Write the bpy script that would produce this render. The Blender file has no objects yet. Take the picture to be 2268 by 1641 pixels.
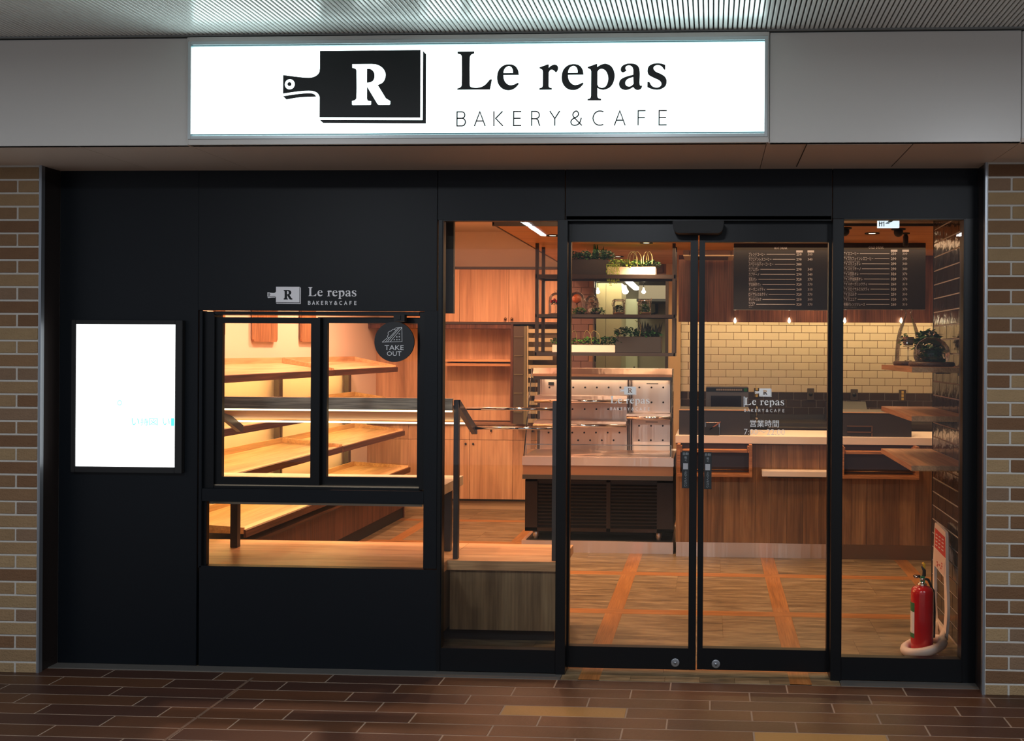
import bpy, bmesh, math, random
from mathutils import Vector, Matrix, Euler
random.seed(7)
S = bpy.context.scene
COL = S.collection

# ------------------------------------------------------------------ camera
F, CX, CY = 2125.0, 1475.0, 777.5
CAM = Vector((0, -5.0, 1.70))
PSI, ROLL = math.atan(102 / F), 0.0062
M = Matrix.Rotation(PSI, 3, 'Z') @ Matrix.Rotation(math.radians(90), 3, 'X') @ Matrix.Rotation(ROLL, 3, 'Z')
cd = bpy.data.cameras.new('camera')
cam = bpy.data.objects.new('camera', cd); COL.objects.link(cam)
cam.location = CAM; cam.rotation_euler = M.to_euler()
cd.sensor_width = 36; cd.sensor_fit = 'HORIZONTAL'; cd.lens = F / 2268 * 36
cd.shift_x = -(CX - 1134) / 2268; cd.shift_y = -(820.5 - CY) / 2268
cd.clip_start = 0.05
S.camera = cam

# ------------------------------------------------------------------ world, exposure, lamps
S.view_settings.view_transform = 'Standard'
S.view_settings.look = 'None'
S.view_settings.gamma = 1
S.view_settings.use_curve_mapping = False
S.view_settings.exposure = 1.0
W = bpy.data.worlds.new('world'); S.world = W; W.use_nodes = True
W.node_tree.nodes['Background'].inputs[0].default_value = (0.80, 0.86, 1.0, 1)
W.node_tree.nodes['Background'].inputs[1].default_value = 0.21
S.cycles.use_denoising = True
S.cycles.max_bounces = 8
S.cycles.transparent_max_bounces = 16
S.cycles.sample_clamp_indirect = 4.0
S.cycles.caustics_reflective = False
S.cycles.caustics_refractive = False

def light(name, kind, loc, power, color, size=0.1, sizey=None, rot=(0, 0, 0), spot=1.2, blend=0.6):
    d = bpy.data.lights.new(name, kind); d.energy = power; d.color = color
    if kind == 'AREA':
        d.shape = 'RECTANGLE'; d.size = size; d.size_y = sizey or size
    elif kind == 'SPOT':
        d.shadow_soft_size = size; d.spot_size = spot; d.spot_blend = blend
    else:
        d.shadow_soft_size = size
    o = bpy.data.objects.new(name, d); COL.objects.link(o)
    o.location = loc; o.rotation_euler = rot
    return o
WARM = (1.0, 0.59, 0.32)
PEACH = (1.0, 0.50, 0.30)
YEL = (1.0, 0.64, 0.26)
# recessed downlights in the wooden ceiling (x, y, power)
DOWN = [(-1.25, 2.45, 42), (-0.55, 2.95, 38), (0.25, 2.5, 30), (-0.9, 4.1, 20), (1.2, 2.3, 30), (0.9, 3.75, 24), (1.75, 3.4, 22)]
for x, y, p in DOWN:
    light('downlight_beam', 'SPOT', (x, y, 2.585), p, WARM, 0.05, spot=2.0, blend=0.7)
# downlights of the high front ceiling, above the bread shelves and the entrance
for x, y, p in [(-2.9, 1.6, 95), (-2.9, 3.3, 95), (-1.9, 4.2, 60), (-1.2, 1.2, 34), (0.4, 0.9, 26)]:
    light('high_downlight_beam', 'SPOT', (x, y, 2.97), p, PEACH if x < -1.5 else WARM, 0.06, spot=2.5, blend=0.8)
ADDED_SPOTS = [(-1.05, 1.95, -1.02, 3.4, 1.25), (-0.5, 1.95, -0.46, 3.4, 1.25)]  # added spots, aimed to put highlights on the showcase steel
for x, y, tx_, ty_, tz_ in ADDED_SPOTS:
    q_ = (Vector((tx_, ty_, tz_)) - Vector((x, y, 2.55))).to_track_quat('-Z', 'Y').to_euler()
    light('added_spot_beam', 'SPOT', (x, y, 2.55), 38, (1.0, .68, .46), 0.03, rot=q_, spot=0.55, blend=0.8)
light('shop_ceiling_glow', 'AREA', (-2.6, 2.6, 2.95), 26, PEACH, 1.6, 3.6)
light('shop_ceiling_fill', 'AREA', (0.4, 3.3, 2.56), 16, WARM, 3.0, 1.6)
light('kitchen_lamp', 'AREA', (-0.8, 6.3, 2.5), 15, (1.0, 0.83, 0.55), 1.4, 1.2)
# corridor: lamps added out of view to brighten the fascia and brick
CORR_ADDED = [(-2.9, -3.5), (-0.6, -3.5), (1.9, -3.5)]
for x, y in CORR_ADDED:
    light('added_corridor_light', 'AREA', (x, y, 3.08), 30, (0.88, 0.93, 1.0), 0.5, 0.5)

# ------------------------------------------------------------------ helpers
ORG = {}
def at(px, py, Y):
    d = M @ Vector(((px - CX) / F, -(py - CY) / F, -1))
    return CAM + d * ((Y - CAM.y) / d.y)
def atz(px, py, Z):
    d = M @ Vector(((px - CX) / F, -(py - CY) / F, -1))
    return CAM + d * ((Z - CAM.z) / d.z)
def atx(px, py, X):
    d = M @ Vector(((px - CX) / F, -(py - CY) / F, -1))
    return CAM + d * ((X - CAM.x) / d.x)
def rect(x0, y0, x1, y1, Y):
    xm, ym = (x0 + x1) / 2, (y0 + y1) / 2
    return at(x0, ym, Y).x, at(x1, ym, Y).x, at(xm, y1, Y).z, at(xm, y0, Y).z
def tag(o, label=None, cat=None, group=None, kind=None):
    if label: o['label'] = label
    if cat: o['category'] = cat
    if group: o['group'] = group
    if kind: o['kind'] = kind
    return o
def thing(name, label, cat, loc=(0, 0, 0), group=None):
    o = bpy.data.objects.new(name, None); COL.objects.link(o)
    o.location = loc; o.empty_display_size = 0.1
    ORG[o.name] = Vector(loc)
    return tag(o, label, cat, group)
def struct(name, loc=(0, 0, 0)):
    o = bpy.data.objects.new(name, None); COL.objects.link(o)
    o.location = loc; ORG[o.name] = Vector(loc); o['kind'] = 'structure'
    return o

SPLIT = {'shelf_cheek', 'bracket', 'side_frame', 'post', 'slot_trim', 'clip', 'arm', 'suspension_rod', 'track', 'icon_dots', 'cord', 'glass_post', 'rail'}
class MB:
    def __init__(s): s.v = []; s.f = []; s.sm = []
    def add(s, vs, fs, smooth=False):
        n = len(s.v); s.v += [tuple(v) for v in vs]
        s.f += [tuple(i + n for i in f) for f in fs]; s.sm += [smooth] * len(fs)
        return s
    def box(s, x0, x1, y0, y1, z0, z1):
        if x0 > x1: x0, x1 = x1, x0
        if y0 > y1: y0, y1 = y1, y0
        if z0 > z1: z0, z1 = z1, z0
        vs = [(x0, y0, z0), (x1, y0, z0), (x1, y1, z0), (x0, y1, z0), (x0, y0, z1), (x1, y0, z1), (x1, y1, z1), (x0, y1, z1)]
        return s.add(vs, [(3, 2, 1, 0), (4, 5, 6, 7), (0, 1, 5, 4), (1, 2, 6, 5), (2, 3, 7, 6), (3, 0, 4, 7)])
    def hexa(s, vs):
        return s.add(vs, [(3, 2, 1, 0), (4, 5, 6, 7), (0, 1, 5, 4), (1, 2, 6, 5), (2, 3, 7, 6), (3, 0, 4, 7)])
    def pbox(s, x0, y0, x1, y1, Y, dep):
        a, b, c, d = rect(x0, y0, x1, y1, Y)
        return s.box(a, b, Y, Y + dep, c, d)
    def prism(s, pts, axis, a, b):
        # pts 2-D outline in the two other axes; axis 'x','y','z'; extruded a..b
        def P(p, t):
            if axis == 'x': return (t, p[0], p[1])
            if axis == 'y': return (p[0], t, p[1])
            return (p[0], p[1], t)
        n = len(pts)
        vs = [P(p, a) for p in pts] + [P(p, b) for p in pts]
        fs = [tuple(range(n)), tuple(range(2 * n - 1, n - 1, -1))]
        fs += [(i, (i + 1) % n, n + (i + 1) % n, n + i) for i in range(n)]
        return s.add(vs, fs)
    def lathe(s, cx, cy, prof, n=20, smooth=True, cap=True):
        vs = []; fs = []
        for r, z in prof:
            for i in range(n):
                a = 2 * math.pi * i / n
                vs.append((cx + r * math.cos(a), cy + r * math.sin(a), z))
        for k in range(len(prof) - 1):
            for i in range(n):
                j = (i + 1) % n
                fs.append((k * n + i, k * n + j, (k + 1) * n + j, (k + 1) * n + i))
        s.add(vs, fs, smooth)
        if cap:
            m = len(s.v) - len(vs)
            s.f.append(tuple(m + i for i in range(n - 1, -1, -1))); s.sm.append(False)
            s.f.append(tuple(m + (len(prof) - 1) * n + i for i in range(n))); s.sm.append(False)
        return s
    def tube(s, pts, r, n=8, closed=False, flat=1.0):
        pts = [Vector(p) for p in pts]; N = len(pts); vs = []; fs = []
        rr = r if isinstance(r, (list, tuple)) else [r] * N
        for k, p in enumerate(pts):
            if closed: t = pts[(k + 1) % N] - pts[k - 1]
            else: t = pts[min(k + 1, N - 1)] - pts[max(k - 1, 0)]
            t.normalize()
            up = Vector((0, 0, 1)) if abs(t.z) < 0.9 else Vector((0, 1, 0))
            u = t.cross(up).normalized(); w = u.cross(t)
            for i in range(n):
                a = 2 * math.pi * i / n
                vs.append(p + (u * math.cos(a) + w * math.sin(a) * flat) * rr[k])
        for k in range(N if closed else N - 1):
            k2 = (k + 1) % N
            for i in range(n):
                j = (i + 1) % n
                fs.append((k * n + i, k * n + j, k2 * n + j, k2 * n + i))
        if not closed:
            fs.append(tuple(range(n - 1, -1, -1))); fs.append(tuple((N - 1) * n + i for i in range(n)))
        return s.add(vs, fs, True)
    def cyl(s, p, q, r, n=14):
        return s.tube([p, q], r, n)
    def ball(s, c, r, n=12, sz=1.0):
        prof = [(max(1e-4, r * math.sin(math.pi * k / n)), c[2] - r * sz * math.cos(math.pi * k / n)) for k in range(n + 1)]
        return s.lathe(c[0], c[1], prof, n + 4)
    def build(s, name, mat, parent=None, bevel=0, label=None):
        if name in SPLIT and len(s.f) > 6:
            par = list(range(len(s.v)))
            def find(i):
                while par[i] != i: par[i] = par[par[i]]; i = par[i]
                return i
            for f in s.f:
                for i in f[1:]: par[find(i)] = find(f[0])
            comp = {}
            for k, f in enumerate(s.f): comp.setdefault(find(f[0]), []).append(k)
            if len(comp) > 1:
                o = None
                for ks in comp.values():
                    b = MB(); idx = {}
                    for k in ks:
                        for i in s.f[k]:
                            if i not in idx: idx[i] = len(b.v); b.v.append(s.v[i])
                        b.f.append(tuple(idx[i] for i in s.f[k])); b.sm.append(s.sm[k])
                    o = b.build1(name, mat, parent, bevel, label)
                return o
        return s.build1(name, mat, parent, bevel, label)
    def build1(s, name, mat, parent=None, bevel=0, label=None):
        me = bpy.data.meshes.new(name)
        if parent is not None: org = ORG[parent.name]
        else:
            xs = [v[0] for v in s.v]; ys = [v[1] for v in s.v]; zs = [v[2] for v in s.v]
            org = Vector(((min(xs) + max(xs)) / 2, (min(ys) + max(ys)) / 2, min(zs)))
        me.from_pydata([tuple(Vector(v) - org) for v in s.v], [], s.f)
        me.polygons.foreach_set('use_smooth', s.sm)
        bm = bmesh.new(); bm.from_mesh(me); bmesh.ops.recalc_face_normals(bm, faces=bm.faces)
        if bevel:
            bmesh.ops.bevel(bm, geom=[e for e in bm.edges if e.is_manifold and e.calc_face_angle(0) > 0.6], offset=bevel, segments=2, affect='EDGES', clamp_overlap=True)
        bm.to_mesh(me); bm.free()
        me.materials.append(mat)
        o = bpy.data.objects.new(name, me); COL.objects.link(o)
        if parent is not None: o.parent = parent
        else: o.location = org
        ORG[o.name] = org
        if label: o['label'] = label
        return o
def leafless(o): return o

def inst(me, name, loc, parent, scale=None, rot=None):
    o = bpy.data.objects.new(name, me); COL.objects.link(o)
    o.parent = parent; o.location = Vector(loc) - ORG[parent.name]
    if scale: o.scale = scale
    if rot: o.rotation_euler = rot
    ORG[o.name] = Vector(loc)
    return o
def boxmesh(name, sx, sy, sz, mat, bev=0.0):
    bm = bmesh.new(); bmesh.ops.create_cube(bm, size=1)
    bmesh.ops.scale(bm, vec=(sx, sy, sz), verts=bm.verts)
    if bev: bmesh.ops.bevel(bm, geom=bm.edges[:], offset=bev, segments=1, affect='EDGES')
    me = bpy.data.meshes.new(name); bm.to_mesh(me); bm.free(); me.materials.append(mat)
    return me

# ------------------------------------------------------------------ materials
def srgb(r, g, b):
    def c(u):
        u /= 255.0
        return u / 12.92 if u <= 0.04045 else ((u + 0.055) / 1.055) ** 2.4
    return (c(r), c(g), c(b), 1)
def mat(name, col, rough=0.5, metal=0.0, spec=0.5, noise=0.0, nscale=8, bump=0.0, bscale=80, rnd=0.0, aniso=0.0, coat=0.0):
    m = bpy.data.materials.new(name); m.use_nodes = True
    nt = m.node_tree; b = nt.nodes['Principled BSDF']
    b.inputs['Base Color'].default_value = col if len(col) == 4 else (*col, 1)
    b.inputs['Roughness'].default_value = rough; b.inputs['Metallic'].default_value = metal
    b.inputs['Specular IOR Level'].default_value = spec
    if coat: b.inputs['Coat Weight'].default_value = coat; b.inputs['Coat Roughness'].default_value = 0.05
    if aniso:
        b.inputs['Anisotropic'].default_value = aniso; tg = nt.nodes.new('ShaderNodeTangent'); tg.direction_type = 'RADIAL'; tg.axis = 'Z'; nt.links.new(tg.outputs[0], b.inputs['Tangent']); b.inputs['Anisotropic Rotation'].default_value = 0.25
    tc = nt.nodes.new('ShaderNodeTexCoord')
    src = None
    if noise or rnd:
        hs = nt.nodes.new('ShaderNodeHueSaturation'); hs.inputs['Color'].default_value = b.inputs['Base Color'].default_value
        add = nt.nodes.new('ShaderNodeMath'); add.operation = 'ADD'; add.inputs[0].default_value = 1 - noise / 2 - rnd / 2; add.inputs[1].default_value = 0
        last = add.outputs[0]
        if noise:
            n = nt.nodes.new('ShaderNodeTexNoise'); n.inputs['Scale'].default_value = nscale; n.inputs['Detail'].default_value = 5
            nt.links.new(tc.outputs['Object'], n.inputs['Vector'])
            mu = nt.nodes.new('ShaderNodeMath'); mu.operation = 'MULTIPLY_ADD'; mu.inputs[1].default_value = noise
            nt.links.new(n.outputs['Fac'], mu.inputs[0]); nt.links.new(last, mu.inputs[2]); last = mu.outputs[0]
        if rnd:
            oi = nt.nodes.new('ShaderNodeObjectInfo')
            mu = nt.nodes.new('ShaderNodeMath'); mu.operation = 'MULTIPLY_ADD'; mu.inputs[1].default_value = rnd
            nt.links.new(oi.outputs['Random'], mu.inputs[0]); nt.links.new(last, mu.inputs[2]); last = mu.outputs[0]
        nt.links.new(last, hs.inputs['Value']); nt.links.new(hs.outputs[0], b.inputs['Base Color'])
    if bump:
        n = nt.nodes.new('ShaderNodeTexNoise'); n.inputs['Scale'].default_value = bscale; n.inputs['Detail'].default_value = 4
        nt.links.new(tc.outputs['Object'], n.inputs['Vector'])
        bp = nt.nodes.new('ShaderNodeBump'); bp.inputs['Strength'].default_value = bump; bp.inputs['Distance'].default_value = 0.01
        nt.links.new(n.outputs['Fac'], bp.inputs['Height']); nt.links.new(bp.outputs[0], b.inputs['Normal'])
    return m
def wood(name, c1, c2, c3, grain='z', rough=0.45, across=9.0, along=0.7, rnd=True, spec=0.4, dark=0.5):
    m = bpy.data.materials.new(name); m.use_nodes = True
    nt = m.node_tree; b = nt.nodes['Principled BSDF']; L = nt.links
    b.inputs['Roughness'].default_value = rough; b.inputs['Specular IOR Level'].default_value = spec
    tc = nt.nodes.new('ShaderNodeTexCoord'); oi = nt.nodes.new('ShaderNodeObjectInfo')
    mp = nt.nodes.new('ShaderNodeMapping')
    sc = [across] * 3; sc['xyz'.index(grain)] = along; mp.inputs['Scale'].default_value = sc
    L.new(tc.outputs['Object'], mp.inputs['Vector'])
    vm = nt.nodes.new('ShaderNodeVectorMath'); vm.operation = 'SCALE'; vm.inputs[0].default_value = (37, 53, 71)
    L.new(oi.outputs['Random'], vm.inputs['Scale']); L.new(vm.outputs[0], mp.inputs['Location'])
    n = nt.nodes.new('ShaderNodeTexNoise'); n.inputs['Scale'].default_value = 1.0; n.inputs['Detail'].default_value = 6; n.inputs['Distortion'].default_value = 0.6
    n.inputs['Roughness'].default_value = 0.6
    L.new(mp.outputs[0], n.inputs['Vector'])
    r = nt.nodes.new('ShaderNodeValToRGB'); e = r.color_ramp.elements
    e[0].position = 0.3; e[0].color = c1; e[1].position = 0.72; e[1].color = c3
    k = r.color_ramp.elements.new(0.5); k.color = c2
    L.new(n.outputs['Fac'], r.inputs[0])
    mp2 = nt.nodes.new('ShaderNodeMapping'); sc2 = [across * 9] * 3; sc2['xyz'.index(grain)] = along * 3; mp2.inputs['Scale'].default_value = sc2
    L.new(tc.outputs['Object'], mp2.inputs['Vector'])
    n2 = nt.nodes.new('ShaderNodeTexNoise'); n2.inputs['Scale'].default_value = 1; n2.inputs['Detail'].default_value = 3
    L.new(mp2.outputs[0], n2.inputs['Vector'])
    r2 = nt.nodes.new('ShaderNodeMapRange'); r2.inputs[1].default_value = 0.35; r2.inputs[2].default_value = 0.65; r2.inputs[3].default_value = dark; r2.inputs[4].default_value = 1.12
    L.new(n2.outputs['Fac'], r2.inputs[0])
    hs = nt.nodes.new('ShaderNodeHueSaturation'); L.new(r.outputs[0], hs.inputs['Color']); L.new(r2.outputs[0], hs.inputs['Value'])
    L.new(hs.outputs[0], b.inputs['Base Color'])
    bp = nt.nodes.new('ShaderNodeBump'); bp.inputs['Strength'].default_value = 0.08; bp.inputs['Distance'].default_value = 0.004
    L.new(n2.outputs['Fac'], bp.inputs['Height']); L.new(bp.outputs[0], b.inputs['Normal'])
    return m
def emit(name, col, strength):
    m = bpy.data.materials.new(name); m.use_nodes = True
    nt = m.node_tree; b = nt.nodes['Principled BSDF']
    b.inputs['Base Color'].default_value = (0.8, 0.8, 0.8, 1)
    b.inputs['Emission Color'].default_value = (*col, 1); b.inputs['Emission Strength'].default_value = strength
    return m
def glass(name, tint=(1, 1, 1), ior=1.5, rough=0.0, boost=1.0):
    m = bpy.data.materials.new(name); m.use_nodes = True
    nt = m.node_tree; nt.nodes.clear()
    o = nt.nodes.new('ShaderNodeOutputMaterial'); mx = nt.nodes.new('ShaderNodeMixShader')
    t = nt.nodes.new('ShaderNodeBsdfTransparent'); t.inputs[0].default_value = (*tint, 1)
    g = nt.nodes.new('ShaderNodeBsdfGlossy'); g.inputs['Roughness'].default_value = rough
    fr = nt.nodes.new('ShaderNodeFresnel'); fr.inputs[0].default_value = ior
    ml = nt.nodes.new('ShaderNodeMath'); ml.operation = 'MULTIPLY'; ml.inputs[1].default_value = boost; ml.use_clamp = True
    L = nt.links
    L.new(fr.outputs[0], ml.inputs[0]); L.new(ml.outputs[0], mx.inputs[0]); L.new(t.outputs[0], mx.inputs[1]); L.new(g.outputs[0], mx.inputs[2]); L.new(mx.outputs[0], o.inputs[0])
    return m

BLK = mat('black_facade_metal', srgb(5, 11, 17), 0.44, 0.0, 0.26, noise=0.12, nscale=3)
BLK2 = mat('black_frame_metal', srgb(6, 9, 12), 0.35, 0.0, 0.3)
DARKBROWN = mat('dark_bronze_jamb', srgb(34, 28, 26), 0.3, 0.0, 0.5)
IRON = mat('dark_iron', srgb(66, 60, 58), 0.4, 0.3, 0.5)
ALU = mat('grey_aluminium', srgb(150, 155, 160), 0.35, 0.8)
WHITEP = mat('white_enamel_panel', srgb(205, 203, 198), 0.32, 0.0, 0.5, noise=0.04, nscale=2)
SOFF = mat('soffit_board', srgb(205, 190, 178), 0.5, noise=0.05, nscale=2)
SLAT = mat('brushed_ceiling_slat', srgb(232, 235, 233), 0.24, 0.25)
BLACK = mat('matt_black', srgb(10, 11, 12), 0.6)
BLACKG = mat('gloss_black', srgb(16, 16, 18), 0.12)
WHITE = mat('white_print', srgb(225, 225, 222), 0.5)
DECAL = mat('white_vinyl_decal', srgb(246, 246, 243), 0.6)
SILVERL = mat('silver_lettering', srgb(232, 233, 236), 0.4, 0.0)
INK = mat('black_ink', srgb(10, 14, 16), 0.5)
MORTAR = mat('brick_mortar', srgb(182, 178, 170), 0.9, bump=0.3, bscale=120)
PEACHW = mat('cream_plaster_wall', srgb(232, 214, 196), 0.8, noise=0.03)
GROUT_D = mat('light_grout', srgb(168, 162, 156), 0.8)
GROUT_W = mat('brown_grout', srgb(120, 90, 60), 0.8)
TILE_W = mat('white_glazed_tile', srgb(224, 212, 190), 0.16, bump=0.03, bscale=14, rnd=0.06)
TILE_D = mat('dark_glazed_tile', srgb(50, 42, 38), 0.10, bump=0.22, bscale=14, rnd=0.25)
TILE_DB = mat('dark_back_tile', srgb(60, 48, 42), 0.22, bump=0.1, bscale=14, rnd=0.2)
STEEL = mat('brushed_steel', srgb(214, 192, 178), 0.33, 0.85, aniso=0.9)
def streak(m, amt=.5):
    nt = m.node_tree; b = nt.nodes['Principled BSDF']; tc = nt.nodes.new('ShaderNodeTexCoord'); mp = nt.nodes.new('ShaderNodeMapping'); mp.inputs['Scale'].default_value = (7, 7, .25)
    n = nt.nodes.new('ShaderNodeTexNoise'); n.inputs['Scale'].default_value = 1; n.inputs['Detail'].default_value = 3
    bp = nt.nodes.new('ShaderNodeBump'); bp.inputs['Strength'].default_value = amt; bp.inputs['Distance'].default_value = .05
    nt.links.new(tc.outputs['Object'], mp.inputs[0]); nt.links.new(mp.outputs[0], n.inputs['Vector']); nt.links.new(n.outputs['Fac'], bp.inputs['Height']); nt.links.new(bp.outputs[0], b.inputs['Normal'])
streak(STEEL, .16)
STEELD = mat('dark_steel', srgb(110, 104, 96), 0.35, 0.9)
CHROME = mat('chrome', srgb(225, 220, 215), 0.1, 1.0)
WTOP = mat('white_worktop', srgb(226, 214, 200), 0.35)
RED = mat('red_enamel', srgb(196, 14, 20), 0.22, coat=0.4)
REDP = mat('red_print', srgb(190, 50, 42), 0.5)
IVORY = mat('ivory_plastic', srgb(222, 208, 196), 0.4)
GREEN = mat('green_plastic', srgb(20, 110, 62), 0.4)
YELLOW = mat('yellow_plastic', srgb(235, 180, 30), 0.4)
BRASS = mat('aged_brass', srgb(120, 88, 50), 0.3, 0.9)
LEAF1 = mat('leaf_green', srgb(72, 128, 42), 0.5, rnd=0.2, noise=0.5, nscale=30)
LEAF2 = mat('leaf_dark_green', srgb(44, 92, 50), 0.45, rnd=0.2, noise=0.5, nscale=30)
LEAF3 = mat('leaf_lime', srgb(150, 188, 66), 0.5, noise=0.4, nscale=30)
DRY = mat('dry_vine', srgb(132, 122, 76), 0.6)
REDL = mat('red_flower', srgb(190, 30, 36), 0.5)
ORANGE = mat('orange_amber_glass', srgb(240, 130, 60), 0.15)
PLANTW = mat('white_planter', srgb(232, 220, 208), 0.5)
PLANTD = mat('dark_planter', srgb(46, 44, 44), 0.6)
WD = wood('oak_counter_boards', srgb(92, 64, 38), srgb(130, 92, 58), srgb(166, 126, 84), 'z', across=8, along=0.7, dark=0.75)
WDX = wood('walnut_panel_boards', srgb(74, 46, 36), srgb(98, 62, 48), srgb(120, 78, 58), 'z', across=12, along=0.8)
WLZ = wood('light_oak_panel', srgb(150, 112, 82), srgb(186, 146, 112), srgb(206, 168, 132), 'z', across=5, along=0.5, dark=0.9)
WLY = wood('light_oak_tray', srgb(176, 136, 94), srgb(206, 168, 124), srgb(220, 186, 144), 'y', across=9, along=1.0, dark=0.88)
WLX = wood('light_oak_top', srgb(170, 124, 82), srgb(204, 158, 112), srgb(220, 180, 132), 'x', across=12, along=0.9, dark=0.85)
WEDGE = wood('tray_edge_wood', srgb(70, 44, 28), srgb(92, 58, 38), srgb(110, 72, 48), 'y', across=20, along=1)
WSHELF = wood('corner_shelf_oak', srgb(140, 92, 52), srgb(170, 118, 72), srgb(190, 140, 90), 'y', across=14, along=1.2, dark=0.85)
WPLANK = wood('weathered_plank', srgb(150, 130, 108), srgb(190, 172, 148), srgb(212, 196, 172), 'x', across=16, along=1.6)
WKN = wood('knotty_front_oak', srgb(110, 88, 62), srgb(140, 114, 82), srgb(160, 136, 100), 'z', across=9, along=0.8, dark=0.8)
WCEIL = wood('ceiling_board', srgb(186, 128, 80), srgb(204, 146, 96), srgb(214, 158, 108), 'x', across=3, along=0.4, dark=0.92)
FLW = wood('floor_grey_oak', srgb(84, 70, 50), srgb(124, 106, 78), srgb(158, 140, 108), 'x', across=22, along=3.2, rough=0.38, dark=0.66)
FLS = wood('floor_orange_strip', srgb(128, 86, 44), srgb(150, 102, 56), srgb(164, 116, 66), 'y', across=16, along=1.5, rough=0.35, dark=0.8)
WDISC = wood('dark_wood_disc', srgb(70, 50, 36), srgb(90, 66, 48), srgb(104, 78, 56), 'x', across=16, along=3)
PADW = wood('paddle_wood', srgb(158, 112, 74), srgb(174, 128, 88), srgb(184, 138, 98), 'z', across=10, along=1)
GL = glass('window_glass', (0.97, 0.98, 0.97), 1.5)
GLJ = glass('clear_jar_glass', (0.985, 0.99, 0.985), 1.5, 0.0, 0.85)
LED = emit('warm_led', (1.0, 0.74, 0.40), 2.0)
LEDY = emit('yellow_led', (1.0, 0.66, 0.24), 14)
SIGNE = emit('sign_face_light', (0.80, 1.0, 1.0), 1.6)
SCREENE = emit('screen_light', (0.97, 1.0, 0.99), 0.9)
TUBEE = emit('corridor_tube_light', (0.86, 0.92, 1.0), 34)
BULBE = emit('bulb_light', (1.0, 0.85, 0.55), 12)
DOWNE = emit('downlight_lens', (1.0, 0.7, 0.42), 2.5)
CYANE = emit('cyan_screen_print', (0.05, 0.42, 0.42), 0.9); CYANE.node_tree.nodes['Principled BSDF'].inputs['Base Color'].default_value = (0.1, 0.6, 0.6, 1)
CYANP = mat('cyan_edge_acrylic', srgb(150, 205, 215), 0.3)

# ------------------------------------------------------------------ lettering
def cr(path):
    # path of (x, y) corners and (x, y, 1) smooth points -> dense outline
    n = len(path); out = []
    P = [Vector((p[0], p[1])) for p in path]; sm = [len(p) > 2 for p in path]
    for i in range(n):
        j = (i + 1) % n
        a, b = P[i], P[j]
        if not sm[i] and not sm[j]:
            out.append(a); continue
        ta = (P[j] - P[i - 1]) * 0.5 if sm[i] else (b - a)
        tb = (P[(j + 1) % n] - P[i]) * 0.5 if sm[j] else (b - a)
        l = (b - a).length
        if ta.length > 1e-6: ta = ta.normalized() * l
        if tb.length > 1e-6: tb = tb.normalized() * l
        for k in range(5):
            t = k / 5; t2 = t * t; t3 = t2 * t
            out.append(a * (2 * t3 - 3 * t2 + 1) + ta * (t3 - 2 * t2 + t) + b * (-2 * t3 + 3 * t2) + tb * (t3 - t2))
    return out
def circ(cx, cy, r, n=20): return [(cx + r * math.cos(2 * math.pi * i / n), cy + r * math.sin(2 * math.pi * i / n)) for i in range(n)]
GL_L = [[(62,110),(235,110),(235,130),(205,142,1),(190,168,1),(190,440),(196,465,1),(225,477,1),(290,476,1),(345,452,1),(398,395),(418,395),(398,498),(62,498),(62,485),(95,472,1),(107,450,1),(107,165),(98,143,1),(62,130)]]
GL_e = [[(693,352),(535,352),(538,385,1),(556,425,1),(595,453,1),(640,450,1),(683,430),(695,442),(650,488,1),(590,507,1),(525,490,1),(482,440,1),(470,375,1),(485,305,1),(530,258,1),(592,243,1),(650,258,1),(683,300,1)],
        [(535,332),(632,332),(630,300,1),(612,270,1),(585,262,1),(555,278,1),(539,306,1)]]
GL_r = [[(902,277),(985,247),(997,247),(997,283),(1020,262,1),(1058,250,1),(1085,262,1),(1093,290,1),(1085,315,1),(1070,330),(1040,304,1),(1015,304,1),(997,328),(997,465),(1005,480,1),(1030,488),(1030,504),(902,504),(902,488),(928,480,1),(937,462),(937,320),(930,302,1),(902,285)]]
GL_p = [[(1393,277),(1478,247),(1490,247),(1490,278),(1530,254,1),(1580,246,1),(1635,275,1),(1666,345,1),(1658,425,1),(1622,482,1),(1560,508,1),(1518,502,1),(1493,490),(1493,570),(1502,590,1),(1532,600),(1532,615),(1393,615),(1393,602),(1420,592,1),(1428,570),(1428,320),(1420,302,1),(1393,287)],
        [(1493,325),(1510,304,1),(1540,297,1),(1578,320,1),(1600,375,1),(1597,432,1),(1575,475,1),(1540,488,1),(1508,478,1),(1493,455)]]
GL_a = [[(1788,318),(1748,335,1),(1728,315,1),(1738,275,1),(1780,250,1),(1835,245,1),(1890,260,1),(1918,305,1),(1920,440),(1926,468,1),(1947,468),(1935,500,1),(1900,513,1),(1872,503,1),(1855,483),(1820,503,1),(1778,512,1),(1730,495,1),(1711,455,1),(1725,410,1),(1770,382,1),(1855,358),(1855,310),(1843,280,1),(1815,264,1),(1785,272,1),(1775,292,1)],
        [(1855,382),(1802,400,1),(1776,432,1),(1784,466,1),(1815,477,1),(1840,468,1),(1858,450)]]
GL_s = [[(2178,262),(2178,310),(2165,310),(2140,277,1),(2100,263,1),(2065,278,1),(2060,302,1),(2084,330,1),(2132,352,1),(2175,382,1),(2193,425,1),(2180,475,1),(2140,503,1),(2095,512,1),(2040,503,1),(1998,485),(1998,432),(2018,432),(2045,473,1),(2090,490,1),(2128,477,1),(2139,450,1),(2120,420,1),(2060,390,1),(2010,360,1),(1998,318,1),(2012,274,1),(2055,250,1),(2110,245,1),(2150,252,1)]]
def sh(g, dx, dy=0): return [[(p[0] + dx, p[1] + dy) + tuple(p[2:]) for p in c] for c in g]
WORD = [GL_L, GL_e, GL_r, sh(GL_e, 659, 3), GL_p, GL_a, GL_s]
WORD = [[[(1000 + p[0] / 4.536, 90 + p[1] / 4.536) + tuple(p[2:]) for p in c] for c in g] for g in WORD]
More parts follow.
